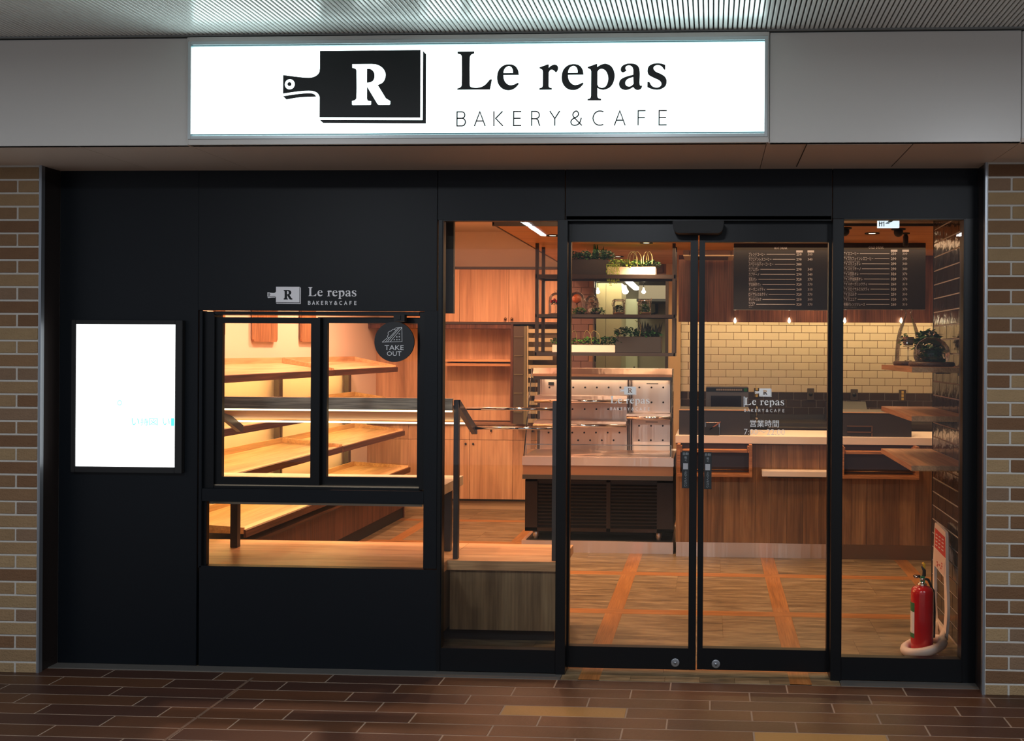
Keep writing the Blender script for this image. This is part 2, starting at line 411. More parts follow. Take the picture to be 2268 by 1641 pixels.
def z1(g): return [[(620 + p[0] / 6.48, 90 + p[1] / 6.48) + tuple(p[2:]) for p in c] for c in g]
RR = z1([[(1078,348),(1370,348),(1450,360,1),(1530,410,1),(1572,485,1),(1566,560,1),(1530,620,1),(1458,655),(1580,850),(1645,890),(1645,935),(1635,946),(1475,946),(1455,930),(1305,685),(1300,690),(1300,850),(1312,880,1),(1362,890),(1362,935),(1352,946),(1088,946),(1078,935),(1078,885),(1118,872,1),(1142,845,1),(1142,440),(1128,416,1),(1078,400)],
          [(1298,418),(1345,420,1),(1392,455,1),(1410,515,1),(1395,580,1),(1352,612,1),(1298,620)]])
BOARD = z1([[(597,150),(2087,150),(2090,1133),(597,1120),(597,830),(582,790,1),(540,752,1),(460,732,1),(300,738,1),(50,770),(50,498),(250,525,1),(440,540,1),(530,520,1),(585,470,1),(597,410)],
            circ(150, 635, 75)])
DOT = z1([circ(145, 632, 30, 12)])
SHAD = z1([[(2125,165),(2170,212),(2173,1220),(650,1203),(600,1158),(2125,1170)]])
SHAD2 = z1([[(50,808),(100,857),(300,827,1),(545,818),(520,785,1),(460,768,1),(300,775,1)]])
STRK = {'B': (62, 148, [[(0,1),(0,0),(.6,0),(.9,.12),(.9,.33),(.6,.46),(0,.46)],[(.6,.46),(1,.62),(1,.84),(.65,1),(0,1)]]),
 'A': (242, 350, [[(0,1),(.5,0),(1,1)],[(.18,.66),(.82,.66)]]), 'K': (440, 530, [[(0,0),(0,1)],[(.95,0),(.2,.48),(1,1)]]),
 'E': (642, 716, [[(1,0),(0,0),(0,1),(1,1)],[(0,.48),(.92,.48)]]), 'R': (826, 910, [[(0,1),(0,0),(.6,0),(.92,.14),(.92,.36),(.6,.52),(0,.52)],[(.6,.52),(.82,.65),(1,1)]]),
 'Y': (1013, 1110, [[(0,0),(.5,.52),(1,0)],[(.5,.52),(.5,1)]]),
 '&': (1222, 1335, [[(1,1),(.3,.42),(.22,.2),(.4,.02),(.6,.02),(.72,.2),(.6,.38),(.2,.55),(.03,.75),(.15,.95),(.45,1),(.8,.85),(.96,.5)]]),
 'C': (1450, 1552, [[(1,.04),(.6,0),(.2,.15),(0,.5),(.2,.86),(.6,1),(1,.96)]]),
 'A2': (1668, 1775, [[(0,1),(.5,0),(1,1)],[(.18,.66),(.82,.66)]]), 'F': (1907, 1978, [[(1,0),(0,0),(0,1)],[(0,.48),(.92,.48)]]),
 'E2': (2118, 2192, [[(1,0),(0,0),(0,1),(1,1)],[(0,.48),(.92,.48)]])}
def smooth(L_):
    P = [Vector(p) for p in L_]; P = [P[0]] + P + [P[-1]]; out = []
    for i in range(1, len(P) - 2):
        for q in range(5):
            u = q / 5; a, b, c, d = P[i - 1:i + 3]
            out.append(.5 * ((2 * b) + (c - a) * u + (2 * a - 5 * b + 4 * c - d) * u * u + (3 * b - a - 3 * c + d) * u ** 3))
    return out + [P[-1]]
def arc(cx, y0, y1, rx, n=8):
    return [(cx + rx * math.sin(math.pi * q / n), (y0 + y1) / 2 - (y1 - y0) / 2 * math.cos(math.pi * q / n)) for q in range(n + 1)]
STRK['B'] = (62, 148, [[(0, 1), (0, 0)] + arc(.55, 0, .46, .38) + [(0, .46)], arc(.6, .46, 1, .4) + [(0, 1)]])
STRK['R'] = (826, 910, [[(0, 1), (0, 0)] + arc(.5, 0, .52, .44) + [(0, .52)], [(.55, .52), (.78, .62), (.9, .9), (1, 1)]])
def strokes(w, only=None):
    cs = []
    for k, (xa, xb, pl) in STRK.items():
        if only and k != only: continue
        for line in pl:
            if k in ('C', '&'): line = smooth(line)
            P = [Vector((1000 + (xa + (xb - xa) * p[0]) / 4.536, 90 + (722 + 143 * p[1]) / 4.536)) for p in line]
            cs.append(P)
    return cs
def flatmesh(name, contours, plane, th, material, parent, label=None, Yd=-1):
    """contours in picture units, plane(x, y)->(X, Z), Y front; filled 2-D curve turned into a thin slab."""
    cu = bpy.data.curves.new('c', 'CURVE'); cu.dimensions = '2D'; cu.fill_mode = 'BOTH'
    for c in contours:
        sp = cu.splines.new('POLY'); sp.points.add(len(c) - 1)
        for i, p in enumerate(c):
            X, Z = plane(p[0], p[1]); sp.points[i].co = (X, Z, 0, 1)
        sp.use_cyclic_u = True
    cu.extrude = th / 2
    return curve2mesh(cu, name, material, parent, label)
YP = [0]
def curve2mesh(cu, name, material, parent, label, Y=None, post=None):
    o = bpy.data.objects.new('c', cu); COL.objects.link(o)
    dg = bpy.context.evaluated_depsgraph_get(); dg.update()
    me = bpy.data.meshes.new_from_object(o.evaluated_get(dg)); bpy.data.objects.remove(o); bpy.data.curves.remove(cu)
    me.name = name
    if post: post(me)
    Y = YP[0] if Y is None else Y
    org = ORG[parent.name] if parent is not None else Vector((0, 0, 0))
    for v in me.vertices:
        x, z, e = v.co; v.co = Vector((x, Y - e, z)) - org
    me.materials.clear(); me.materials.append(material)
    ob = bpy.data.objects.new(name, me); COL.objects.link(ob)
    if parent is not None: ob.parent = parent
    ORG[ob.name] = org
    if label: ob['label'] = label
    return ob
def strokemesh(name, lines, plane, w, Y, th, material, parent, label=None):
    mb = MB(); h = w / 2
    for li, P in enumerate(lines):
        Q = []
        for p in P:
            q = Vector(plane(p[0], p[1]))
            if not Q or (q - Q[-1]).length > 1e-6: Q.append(q)
        if len(Q) < 2: continue
        n = len(Q); vs = []; y0 = Y - th - li * .00005
        for k, q in enumerate(Q):
            a = (Q[k] - Q[k - 1]).normalized() if k > 0 else None
            b = (Q[k + 1] - Q[k]).normalized() if k < n - 1 else None
            if a is None: a = b; q = q - b * h * .7
            elif b is None: b = a; q = q + a * h * .7
            na = Vector((-a.y, a.x)); nb = Vector((-b.y, b.x)); m = na + nb
            m = na if m.length < .2 else m.normalized(); m = m * (h / max(.45, m.dot(na)))
            vs += [(q.x + m.x, y0, q.y + m.y), (q.x - m.x, y0, q.y - m.y), (q.x - m.x, Y, q.y - m.y), (q.x + m.x, Y, q.y + m.y)]
        fs = [(3, 2, 1, 0), (4 * n - 4, 4 * n - 3, 4 * n - 2, 4 * n - 1)]
        for k in range(n - 1):
            for e in range(4): fs.append((4 * k + e, 4 * k + (e + 1) % 4, 4 * k + 4 + (e + 1) % 4, 4 * k + 4 + e))
        mb.add(vs, fs)
    return mb.build(name, material, parent, label=label)
def text(body, X0, X1, Z0, Z1, Y, material, parent, name='lettering', th=0.0008, fitw=True, offset=0.0, label=None, res=2, align='L'):
    cu = bpy.data.curves.new('t', 'FONT'); cu.body = body; cu.extrude = 0.0; cu.offset = offset; cu.resolution_u = res
    def post(me):
        xs = [v.co.x for v in me.vertices]; zs = [v.co.y for v in me.vertices]
        if not xs: return
        a, b, c, d = min(xs), max(xs), min(zs), max(zs)
        sz = (Z1 - Z0) / max(1e-6, d - c); sx = (X1 - X0) / max(1e-6, b - a) if fitw else sz
        for v in me.vertices: v.co = ((v.co.x - a) * sx + X0, (v.co.y - c) * sz + Z0, v.co.z + th)
    return curve2mesh(cu, name, material, parent, label, Y, post)
def joinmesh(name, parts, material, parent, label=None):
    bm = bmesh.new()
    for o in parts:
        bm.from_mesh(o.data); me = o.data; bpy.data.objects.remove(o); bpy.data.meshes.remove(me)
    me = bpy.data.meshes.new(name); bm.to_mesh(me); bm.free(); me.materials.append(material)
    o = bpy.data.objects.new(name, me); COL.objects.link(o); o.parent = parent
    ORG[o.name] = ORG[parent.name]
    if name == 'lettering': o['kind'] = 'stuff'
    if label: o['label'] = label
    return o
def affine(ax, ay, bx, by, px, py, k, Y):
    """picture units of the big sign (ax, ay) -> the point (px, py) at scale k, on the plane Y"""
    r = at(px, py, Y); m = (CAM.y * -1 + Y) / F * k
    return lambda x, y: (r.x + (x - ax) * m, r.z - (y - ay) * m)

# ================================================================== SETTING, OUTSIDE
FY = -0.62      # fascia plane
BY = -0.15      # brick plane
GZ = 0.0
xl, xr, _, _ = rect(88, 375, 2183, 1500, BY)
XL = at(86, 900, BY).x; XR = at(2184, 900, BY).x
CEILZ = at(1134, 72, FY).z
SOFZ = at(1134, 321, FY).z
TOPZ = at(1134, 374, 0).z
TOPZ = SOFZ = (TOPZ + SOFZ) / 2

# pavement of long terracotta tiles
pav = struct('floor_outside', (0, -1.5, 0))
MB().box(-9, 8, -9, -0.076, -0.06, -0.0008).build('mortar_bed', mat('pavement_grout', srgb(132, 116, 100), 0.8), pav)
def tilemat(nm, c, rnd=0.3): return mat(nm, c, 0.42, noise=0.15, nscale=5, rnd=rnd, bump=0.08, bscale=60)
PT = [tilemat('terracotta_tile', srgb(74, 47, 29)), tilemat('dark_terracotta_tile', srgb(62, 39, 29)), tilemat('ochre_tile', srgb(136, 104, 56), 0.1)]
PL, PW = 0.5875, 0.1235
tm = [boxmesh('pavement_tile', PL - 0.0065, PW - 0.0055, 0.03, m, 0.0015) for m in PT]
offs = [1/3, 0, 1/3, 2/3, 1/3, 0, 2/3, 1/3, 0, 2/3, 1/3, 0, 1/3, 2/3, 1/3]
X0T = -0.586
ochre = {(2, -0.68), (4, 0.49)}
for r in range(-1, 14):
    y = -0.20 - 0.0617 - (r) * PW
    off = offs[r] if r >= 0 else 0.66
    k0 = int(-4.6 / PL)
    for k in range(-7, 5):
        xc = k * PL + off * PL + PL / 2
        if y + PW / 2 > -0.15 and r < 0:
            pass
        m = 1 if random.random() < 0.4 else 0
        for (rr, xx) in ochre:
            if r == rr and abs(xc - xx) < PL / 2: m = 2
        if r < 0:
            yy0, yy1 = y - PW / 2 + .002, -0.079
            o = inst(tm[m], 'pavement_tile', (xc, (yy0 + yy1) / 2, -0.015), pav, scale=(1, (yy1 - yy0) / PW, 1))
        else:
            inst(tm[m], 'pavement_tile', (xc, y, -0.015), pav)
# expansion joint
MB().box(-2.365, -2.35, -4.0, -0.155, -0.002, 0.0012).build('expansion_joint', mat('joint_sealant', srgb(92, 74, 60), 0.7), pav)
# grey sill strips, low light put into their colour; shop floor boards at the doorway
DX0, DX1 = at(1246, 1490, 0).x, at(1858, 1490, 0).x
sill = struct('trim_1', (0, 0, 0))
SILLM = mat('sill_dim_grey', srgb(84, 82, 78), 0.45, noise=0.2, nscale=12)
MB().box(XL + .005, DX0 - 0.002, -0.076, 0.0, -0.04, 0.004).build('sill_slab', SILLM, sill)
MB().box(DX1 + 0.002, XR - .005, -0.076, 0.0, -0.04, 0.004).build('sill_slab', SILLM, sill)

# brick walls
def bricks(name, x0, x1, side):
    w = struct(name, ((x0 + x1) / 2, BY, 0))
    MB().box(x0, x1, BY - 0.004, 0.05, 0, SOFZ + 0.4).build('mortar', MORTAR, w)
    BC = [srgb(136, 110, 78), srgb(122, 93, 64), srgb(106, 76, 50), srgb(144, 120, 86), srgb(118, 94, 72)]
    ms = [mat('brick_clay', c, 0.85, noise=0.25, nscale=25, bump=0.5, bscale=90, rnd=0.15) for c in BC]
    full = [boxmesh('brick', 0.227, 0.02, 0.06, m, 0.002) for m in ms]
    half = [boxmesh('brick', 0.108, 0.02, 0.06, m, 0.002) for m in ms]
    edge = x1 - 0.004 if side < 0 else x0 + 0.004
    rows = 40; top = SOFZ - 0.004
    for r in range(rows):
        z = top - 0.036 - r * 0.07 
        hh = 1.0
        if z - 0.03 < 0.0:
            hh = (z + 0.03) / .06
            if hh < .2: continue
            z = hh * .03
        x = edge
        k = 0
        while abs(x - edge) < abs(x1 - x0) - 0.05:
            isf = (r % 2 == 0) or k > 0
            wd = 0.227 if isf else 0.108
            me = random.choice(full if isf else half)
            inst(me, 'brick', (x + side * wd / 2, BY + 0.002 + random.uniform(-0.0015, 0.0015), z), w, scale=(1, 1, hh))
            x += side * (wd + 0.0105); k += 1
    return w
bricks('wall_left', XL - 1.30, XL, -1)
bricks('wall_right', XR, XR + 1.30, 1)
for nm, xa_, xb_ in (('wall_far_left', -9.0, XL - 1.30), ('wall_far_right', XR + 1.30, 8.0)):
    w_ = struct(nm, ((xa_ + xb_) / 2, BY, 0)); MB().box(xa_, xb_, BY - .02, .05, 0, SOFZ + .4).build('wall_face', WHITEP, w_)
for nm, xx, s in (('trim_2', XL, 1), ('trim_3', XR, -1)):
    t = struct(nm, (xx, BY, 0))
    MB().box(xx - 0.001, xx + s * 0.012, BY - 0.006, BY + 0.02, 0, SOFZ).build('corner_bead', ALU, t)
    MB().box(xx + s * 0.0005, xx + s * 0.004, BY + 0.02, 0.0, 0, SOFZ).build('jamb_lining', DARKBROWN, t)

# fascia
def fpanel(name, x0, y0, x1, y1, dy=0):
    a, b, c, d = rect(x0, y0, x1, y1, FY)
    return tag(MB().box(a, b, FY + dy, FY + dy + 0.03, SOFZ, CEILZ - 0.012).build(name, WHITEP, None, bevel=0.002), kind='structure')
fpanel('trim_4', -700, 80, 416, 320)
fpanel('trim_5', 1705, 60, 2262, 314)
fpanel('trim_6', 2265, 60, 2900, 314, 0.01)
fb = struct('wall_above', (0, FY, SOFZ))
MB().box(-9, 8, FY + 0.04, 0.3, SOFZ + 0.02, SOFZ + 0.9).build('fascia_core', mat('fascia_core_grey', srgb(120, 122, 122), 0.6), fb)
# soffit in panels, with joints
sof = struct('ceiling_soffit', (0, -0.3, SOFZ))
jx = [-5.2] + [at(p, 322, FY).x for p in (418, 1698)] + [at(2262, 312, FY).x, 4.2]
jx = sorted(jx + [at(170, 322, FY).x])
for a, b in zip(jx[:-1], jx[1:]):
    MB().box(a + 0.0015, b - 0.0015, FY + 0.002, 0.02, SOFZ, SOFZ + 0.018).build('soffit_panel', SOFF, sof)
a0, a1 = at(1788, 325, FY).x, at(2024, 322, FY).x
hp = struct('ceiling_hatch', (0, -0.3, SOFZ))
MB().box(a0, a1, FY + 0.03, -0.06, SOFZ - 0.002, SOFZ + 0.001).build('access_panel', SOFF, hp)
for q in (a0 - 0.002, a1):
    MB().box(q, q + 0.004, FY + 0.03, -0.06, SOFZ - 0.0024, SOFZ + 0.001).build('panel_gap', BLACK, hp)
# corridor ceiling of metal slats
cc = struct('ceiling', (0, -2.5, CEILZ))
sl = bpy.data.meshes.new('slat')
bm = bmesh.new(); bmesh.ops.create_cube(bm, size=1); bmesh.ops.scale(bm, vec=(0.0150, 4.0, 0.018), verts=bm.verts)
bmesh.ops.bevel(bm, geom=[e for e in bm.edges if abs(e.verts[0].co.y - e.verts[1].co.y) > 1], offset=0.0022, segments=2, affect='EDGES')
bm.to_mesh(sl); bm.free(); sl.materials.append(SLAT)
x = -3.75; n = 0
while x < 2.7 and n < 300:
    inst(sl, 'slat', (x, FY - 0.012 - 2.0, CEILZ + 0.009), cc); x += 0.0216; n += 1
MB().box(-5.2, 4.2, -9, FY + 0.03, CEILZ + 0.03, CEILZ + 0.05).build('slat_backing', mat('slat_backing_grey', srgb(96, 100, 100), 0.7), cc)
MB().box(-5.2, 4.2, FY - 0.010, FY + 0.03, CEILZ - 0.006, CEILZ + 0.03).build('edge_channel', mat('edge_grey', srgb(130, 134, 134), 0.5), cc)
for x0_, x1_ in ((-5.2, -3.77), (2.71, 4.2)):
    m_ = MB(); q = x0_
    while q < x1_: m_.box(q, q + 0.0135, -4.6, FY - 0.012, CEILZ, CEILZ + 0.018); q += 0.0216
    m_.build('outer_slats', SLAT, cc)['kind'] = 'stuff'
# corridor lamps behind the photographer: they light the front and show mirrored in the glass
for gi, (xx, lab) in enumerate(((-2.08, 'long white linear ceiling lamp mirrored in the left tall pane'), (2.97, 'long white linear ceiling lamp mirrored in the right tall pane'))):
    t = thing('linear_lamp', lab, 'ceiling lamp', (xx, -6.0, CEILZ - 0.03))
    for (ya, yb) in ((-5.15, -5.74), (-5.84, -6.7)):
        MB().box(xx - 0.03, xx + 0.03, ya, yb, CEILZ - 0.055, CEILZ - 0.04).build('diffuser', TUBEE, t)
    MB().box(xx - 0.07, xx + 0.07, -5.05, -6.85, CEILZ - 0.04, CEILZ).build('housing', ALU, t)

for (x, y), lab in zip(CORR_ADDED, ('added square corridor lamp out of view in front of the screen panel', 'added square corridor lamp out of view in front of the take-out window', 'added square corridor lamp out of view in front of the sliding doors')):  # unseen fixtures added for the corridor fill lights
    t = thing('added_flush_lamp', lab, 'ceiling lamp', (x, y, CEILZ - .03))
    MB().box(x - .28, x + .28, y - .28, y + .28, CEILZ - .025, CEILZ).build('housing', ALU, t)
    MB().box(x - .25, x + .25, y - .25, y + .25, CEILZ - .032, CEILZ - .025).build('diffuser', emit('added_lamp_light', (.88, .93, 1), 3), t)
# ================================================================== FACADE
fac = struct('wall_front', (0, 0, 0))
def fpan(name, x0, y0, x1, y1, Y=0.0, dep=0.05, m=BLK, lim=None, parent=fac, bevel=0.0015):
    a, b, c, d = rect(x0, y0, x1, y1, Y)
    if lim:
        if 'l' in lim: a = XL + 0.004
        if 'r' in lim: b = XR - 0.004
        if 't' in lim: d = SOFZ
        if 'b' in lim: c = 0.004
    return MB().box(a, b, Y, Y + dep, c, d).build(name, m, parent, bevel=bevel)
fpan('wall_panel', 130, 372, 437.5, 1470, lim='ltb')
fpan('wall_panel', 440, 372, 968, 688, lim='t')
fpan('wall_panel', 440, 688, 447, 1257)
fpan('wall_panel', 938.5, 688, 968, 1260)
fpan('window_bar', 447, 1085, 939.5, 1113)
fpan('wall_panel', 440, 1257.5, 968, 1478, lim='b')
fpan('header_panel', 970, 372, 1251, 487, lim='t')
fpan('header_panel', 1253, 372, 1843, 487, lim='t')
fpan('header_panel', 1845, 372, 2150, 484, lim='tr')
# strip-like dark reveal
fpan('door_post', 1233, 487, 1254, 1495, -0.012, 0.14, BLK2, lim='b')
fpan('door_post', 1842, 485, 1865, 1508, -0.012, 0.14, BLK2, lim='b')
fpan('end_post', 2134, 484, 2160, 1520, -0.0, 0.10, BLK2, lim='rb')
fpan('side_post', 968.5, 487, 977, 1487, -0.004, 0.06, BLK2, lim='b')

def window(name, gx0, gy0, gx1, gy1, fx0, fy0, fx1, fy1, Y, dep=0.05, low=False):
    """glass rectangle and the frame around it, both in picture units, on plane Y"""
    w = struct(name, (at((gx0 + gx1) / 2, gy1, Y).x, Y, 0))
    A, B, C, D = rect(gx0, gy0, gx1, gy1, Y); a, b, c, d = rect(fx0, fy0, fx1, fy1, Y)
    if low: c = 0.006
    MB().box(a, A, Y, Y + dep, c, d).build('stile', BLK2, w, bevel=0.0015)
    MB().box(B, b, Y, Y + dep, c, d).build('stile', BLK2, w, bevel=0.0015)
    if D < d: MB().box(A, B, Y, Y + dep, D, d).build('top_rail', BLK2, w, bevel=0.0015)
    MB().box(A, B, Y, Y + dep, c, C).build('bottom_rail', BLK2, w, bevel=0.0015)
    MB().add([(A, Y + dep / 2, C), (B, Y + dep / 2, C), (B, Y + dep / 2, D), (A, Y + dep / 2, D)], [(0, 1, 2, 3)]).build('glass_pane', GL, w)
    return w
# window_1: upper take-out window, two sashes in a recessed frame
w1 = struct('window_1', (at(700, 1080, 0.03).x, 0.03, at(700, 1085, 0.03).z))
mb = MB()
for r_ in ((447, 690, 474, 1085), (929, 690, 940, 1085), (474, 690, 929, 697), (474, 1078.5, 929, 1085)): mb.pbox(*r_, 0.02, 0.09)
mb.build('outer_frame', BLK2, w1)
def sash(gx0, gx1, fx0, fx1, Y, nm):
    mb = MB(); A, B, C, D = rect(gx0, 716, gx1, 1057, Y); a, b, c, d = rect(fx0, 703, fx1, 1075, Y)
    mb.box(a, A, Y, Y + 0.025, c, d).box(B, b, Y, Y + 0.025, c, d).box(A, B, Y, Y + 0.025, D, d).box(A, B, Y, Y + 0.025, c, C)
    s = mb.build('sash', BLK2, w1)
    MB().add([(A, Y + .012, C), (B, Y + .012, C), (B, Y + .012, D), (A, Y + .012, D)], [(0, 1, 2, 3)]).build('glass_pane', GL, s)
sash(492, 688, 474, 708, 0.035, 'a'); sash(724, 924, 703, 938, 0.064, 'b')
MB().pbox(474, 1075.5, 938, 1079, 0.03, 0.07).build('track', mat('bright_track', srgb(190, 175, 150), 0.25, 0.8), w1)
MB().pbox(474, 697.5, 938, 699, 0.03, 0.01).build('top_track', BLK2, w1)
window('window_2', 457, 1114, 938, 1256, 447, 1113, 939.5, 1257, 0.02, 0.03)
window('window_3', 979.5, 489, 1232, 1438, 977, 487, 1233, 1487, 0.0, 0.05, True)
window('window_4', 1866.5, 486, 2132, 1458, 1865, 484, 2134, 1513, 0.0, 0.05, True)
d1 = window('door_1', 1262, 535, 1527, 1433.5, 1254, 487, 1543.5, 1481, 0.055, 0.045)
d2 = window('door_2', 1559, 536, 1833, 1438.5, 1546.5, 487, 1842, 1486, 0.055, 0.045)
for d_, (px, py) in ((d1, (1495.5, 1467)), (d2, (1585.5, 1470))):
    c = at(px, py, 0.055); m_ = MB(); m_.tube([(c.x, 0.055, c.z), (c.x, 0.05, c.z), (c.x, 0.049, c.z)], [0.0225, 0.0225, 0.019], 24)
    m_.tube([(c.x, 0.049, c.z), (c.x, 0.046, c.z)], 0.008, 12)
    m_.build('lock_knob', ALU, d_)
# touch plates on the doors
for d_, (x0, y0, x1, y1) in ((d1, (1510.5, 999, 1527, 1081)), (d2, (1559.5, 1001, 1576, 1083))):
    Yq = 0.066
    A, B, C, D = rect(x0, y0, x1, y1, Yq)
    p = MB().box(A, B, Yq - 0.004, Yq + 0.003, C, D).build('touch_plate', mat('touch_plate_black', srgb(26, 32, 34), 0.5), d_, bevel=0.001)
    u = (B - A); h = D - C
    sq = MB().box(A + u * .16, B - u * .2, Yq - 0.0046, Yq - 0.004, D - h * .49, D - h * .325).build('touch_pad', mat('touch_pad_grey', srgb(165, 165, 168), 0.6), p)
    gm = mat('plate_print', srgb(150, 155, 158), 0.6)
    parts = [text('自動', A + u * .12, B - u * .12, D - h * .105, D - h * .03, Yq - 0.0042, gm, p)]
    for ch, z0, z1_, ins in (('軽', .14, .205, .33), ('く', .215, .27, .36), ('ふ', .53, .58, .32), ('れ', .59, .645, .32), ('て', .655, .70, .34), ('く', .71, .765, .36), ('だ', .775, .83, .33), ('さ', .84, .895, .33), ('い', .91, .955, .32)):
        parts.append(text(ch, A + u * ins, B - u * ins, D - h * z1_, D - h * z0, Yq - 0.0042, gm, p))
    joinmesh('lettering', parts, gm, p)

def full_logo(parent, fn, Y, th, m, w=None, board=True):
    pass
def logo_word(parent, ax, k, px, py, Y, th, m, sw):
    pl = affine(1014, 114, 0, 0, px, py, k, Y); parts = []
    YP[0] = Y - th / 2
    for g in WORD: parts.append(flatmesh('g', [cr(c) for c in g], pl, th, m, parent))
    # the strokes of the second line
    parts.append(strokemesh('g', strokes(0), pl, sw, Y, th, m, parent))
    return joinmesh('lettering', parts, m, parent)
def logo_board(parent, k, px, py, Y, th, m, mR, invert=True, thin=1.0):
    pl = affine(628, 113, 0, 0, px, py, k, Y); YP[0] = Y - th / 2
    parts = [flatmesh('g', [cr(c) for c in BOARD + RR], pl, th, m, parent)]
    for g in (DOT, SHAD, SHAD2): parts.append(flatmesh('g', [cr(c) for c in g], pl, th, m, parent))
    return joinmesh('board_emblem', parts, m, parent)

# white lettering on door glass
for d_, (bx, by, tx, ty) in ((d1, (1373, 856, 1352, 877)), (d2, (1672, 860, 1649, 880.5))):
    Yq = 0.0765
    logo_board(d_, 0.112, bx, by, Yq, 0.0006, DECAL, None)
    logo_word(d_, 0, 0.186, tx, ty, Yq, 0.0006, DECAL, 0.0022)
A, B, C, D = rect(1661, 930, 1725, 946, 0.0765)
text('営業時間', A, B, C, D, 0.0765, DECAL, d2)
A, B, C, D = rect(1648, 950, 1738, 963, 0.0765)
text('7:00〜22:00', A, B, C, D, 0.0765, DECAL, d2, offset=-0.012)

# automatic door sensor
a, b, c, d = rect(1489, 489, 1604, 516, -0.06)
s_ = thing('door_sensor', 'black rounded door sensor box above the two sliding doors', 'sensor', ((a + b) / 2, 0, c))
MB().prism([(a, d), (a + .004, c + .03), (a + .012, c + .008), (a + .03, c), (b - .03, c), (b - .012, c + .008), (b - .004, c + .03), (b, d)], 'y', -0.06, 0.05).build('housing', BLACK, s_, bevel=0.003)
MB().box(a + .05, b - .05, -0.061, -0.06, c + .008, c + .022).build('lens', BLACK, s_)
# thin rail gap above the doors
fpan('transom', 1254, 478, 1842, 489, 0.0, 0.05, BLK2)

# wall lettering of the shop over the take-out window
t = thing('wall_logo', 'silver shop logo and name lettering on the black panel above the take-out window', 'sign', (at(700, 676, 0).x, 0, at(700, 676, 0).z))
o = logo_board(t, 0.2345, 593, 635, 0.0, 0.003, SILVERL, None)
pl = affine(1014, 114, 0, 0, 683.5, 636, 0.2345, 0.0); YP[0] = -0.0015
for g in WORD: flatmesh('letter', [cr(c) for c in g], pl, 0.003, SILVERL, t)
for k in STRK: strokemesh('letter', strokes(0, k), pl, 0.0032, 0.0, 0.003, SILVERL, t)

# illuminated shop sign
A, B, C, D = rect(428, 96, 1693, 300.5, FY)
ia, ib, ic, idd = rect(418, 74, 1703, 320, FY)
sg = thing('shop_sign', 'long white backlit shop sign with black chopping board logo on the fascia', 'sign', ((A + B) / 2, FY, SOFZ))
mb = MB(); y0, y1 = FY - 0.025, FY + 0.03
ic = SOFZ; idd = CEILZ - 0.012
mb.box(ia, A - .014, y0 + .01, y1, ic, idd).box(B + .014, ib, y0 + .01, y1, ic, idd).box(A - .014, B + .014, y0 + .01, y1, D + .014, idd).box(A - .014, B + .014, y0 + .01, y1, ic, C - .014)
mb.build('casing', WHITEP, sg, bevel=0.0015)
mb = MB(); y0 = FY - 0.022
mb.box(A - .014, A, y0, y1, C - .014, D + .014).box(B, B + .014, y0, y1, C - .014, D + .014).box(A, B, y0, y1, D, D + .014).box(A, B, y0, y1, C - .014, C)
mb.build('inner_frame', mat('pale_sign_frame', srgb(196, 206, 208), .3, .2), sg, bevel=0.001)
MB().box(A, B, FY - 0.004, FY + 0.02, C, D).build('light_panel', SIGNE, sg, label='white glowing face')
for zz in (C + 0.003, D - 0.009):
    MB().box(A, B, FY - 0.02, FY - 0.004, zz, zz + 0.006).build('acrylic_edge', CYANP, sg)
Yq = FY - 0.005
logo_board(sg, 1.0, 628, 113.5, Yq, 0.002, INK, None)
pl = affine(1014, 114, 0, 0, 1013.7, 114.2, 1.0, Yq); YP[0] = Yq - 0.001; parts = []
for g in WORD: flatmesh('letter', [cr(c) for c in g], pl, 0.002, INK, sg)
for k in STRK: strokemesh('letter', strokes(0, k), pl, 0.0058, Yq, 0.002, INK, sg)

# digital screen
A, B, C, D = rect(166.5, 718, 387, 1034, -0.03)
a, b, c, d = rect(157, 709, 403, 1047, -0.03)
sc_ = thing('digital_screen', 'tall glowing white digital screen on the black panel beside the left brick wall', 'screen', ((A + B) / 2, 0, c))
MB().box(a, A, -0.03, 0, c, d).box(B, b, -0.03, 0, c, d).box(A, B, -0.03, 0, D, d).box(A, B, -0.03, 0, c, C).build('bezel', BLACK, sc_, bevel=0.002)
MB().box(A, B, -0.024, -0.002, C, D).build('display', SCREENE, sc_)
def prect(x0, y0, x1, y1, Y=-0.0255): return rect(x0, y0, x1, y1, Y)
parts = []
for (x0, y0, x1, y1, s) in ((292, 926, 309, 942, 'い'), (311, 926, 329, 942, '持'), (331, 926, 349, 942, '図'), (361, 926, 376, 942, 'い'), (379, 926, 386, 943, 'I')):
    q = prect(x0, y0, x1, y1); parts.append(text(s, q[0], q[1], q[2], q[3], -0.0252, CYANE, sc_))
q = prect(260, 886, 270, 898); parts.append(text('O', *q, -0.0252, CYANE, sc_))
joinmesh('lettering', parts, CYANE, sc_)

# round take-out sign
c0 = at(873, 757, -0.03); R_ = at(917, 757, -0.03).x - c0.x
t = thing('take_out_sign', 'round black hanging sign with a sandwich drawing in front of the take-out window', 'sign', (c0.x, -0.03, c0.z - R_))
MB().add([(c0.x + R_ * math.cos(2 * math.pi * i / 48), y, c0.z + R_ * math.sin(2 * math.pi * i / 48)) for y in (-0.03, -0.018) for i in range(48)],
         [tuple(range(48)), tuple(range(95, 47, -1))] + [(i, (i + 1) % 48, 48 + (i + 1) % 48, 48 + i) for i in range(48)]).build('disc', mat('disc_black', srgb(16, 19, 22), 0.5), t)
h0 = at(884, 704, -0.02)
MB().box(h0.x - .03, h0.x + .028, -0.018, 0.02, h0.z - .02, h0.z + .018).box(h0.x - .008, h0.x + .008, -0.024, 0.02, h0.z - .008, h0.z + .012).build('hanger', BLACK, t)
gm = mat('sign_grey_print', srgb(215, 218, 220), 0.5)
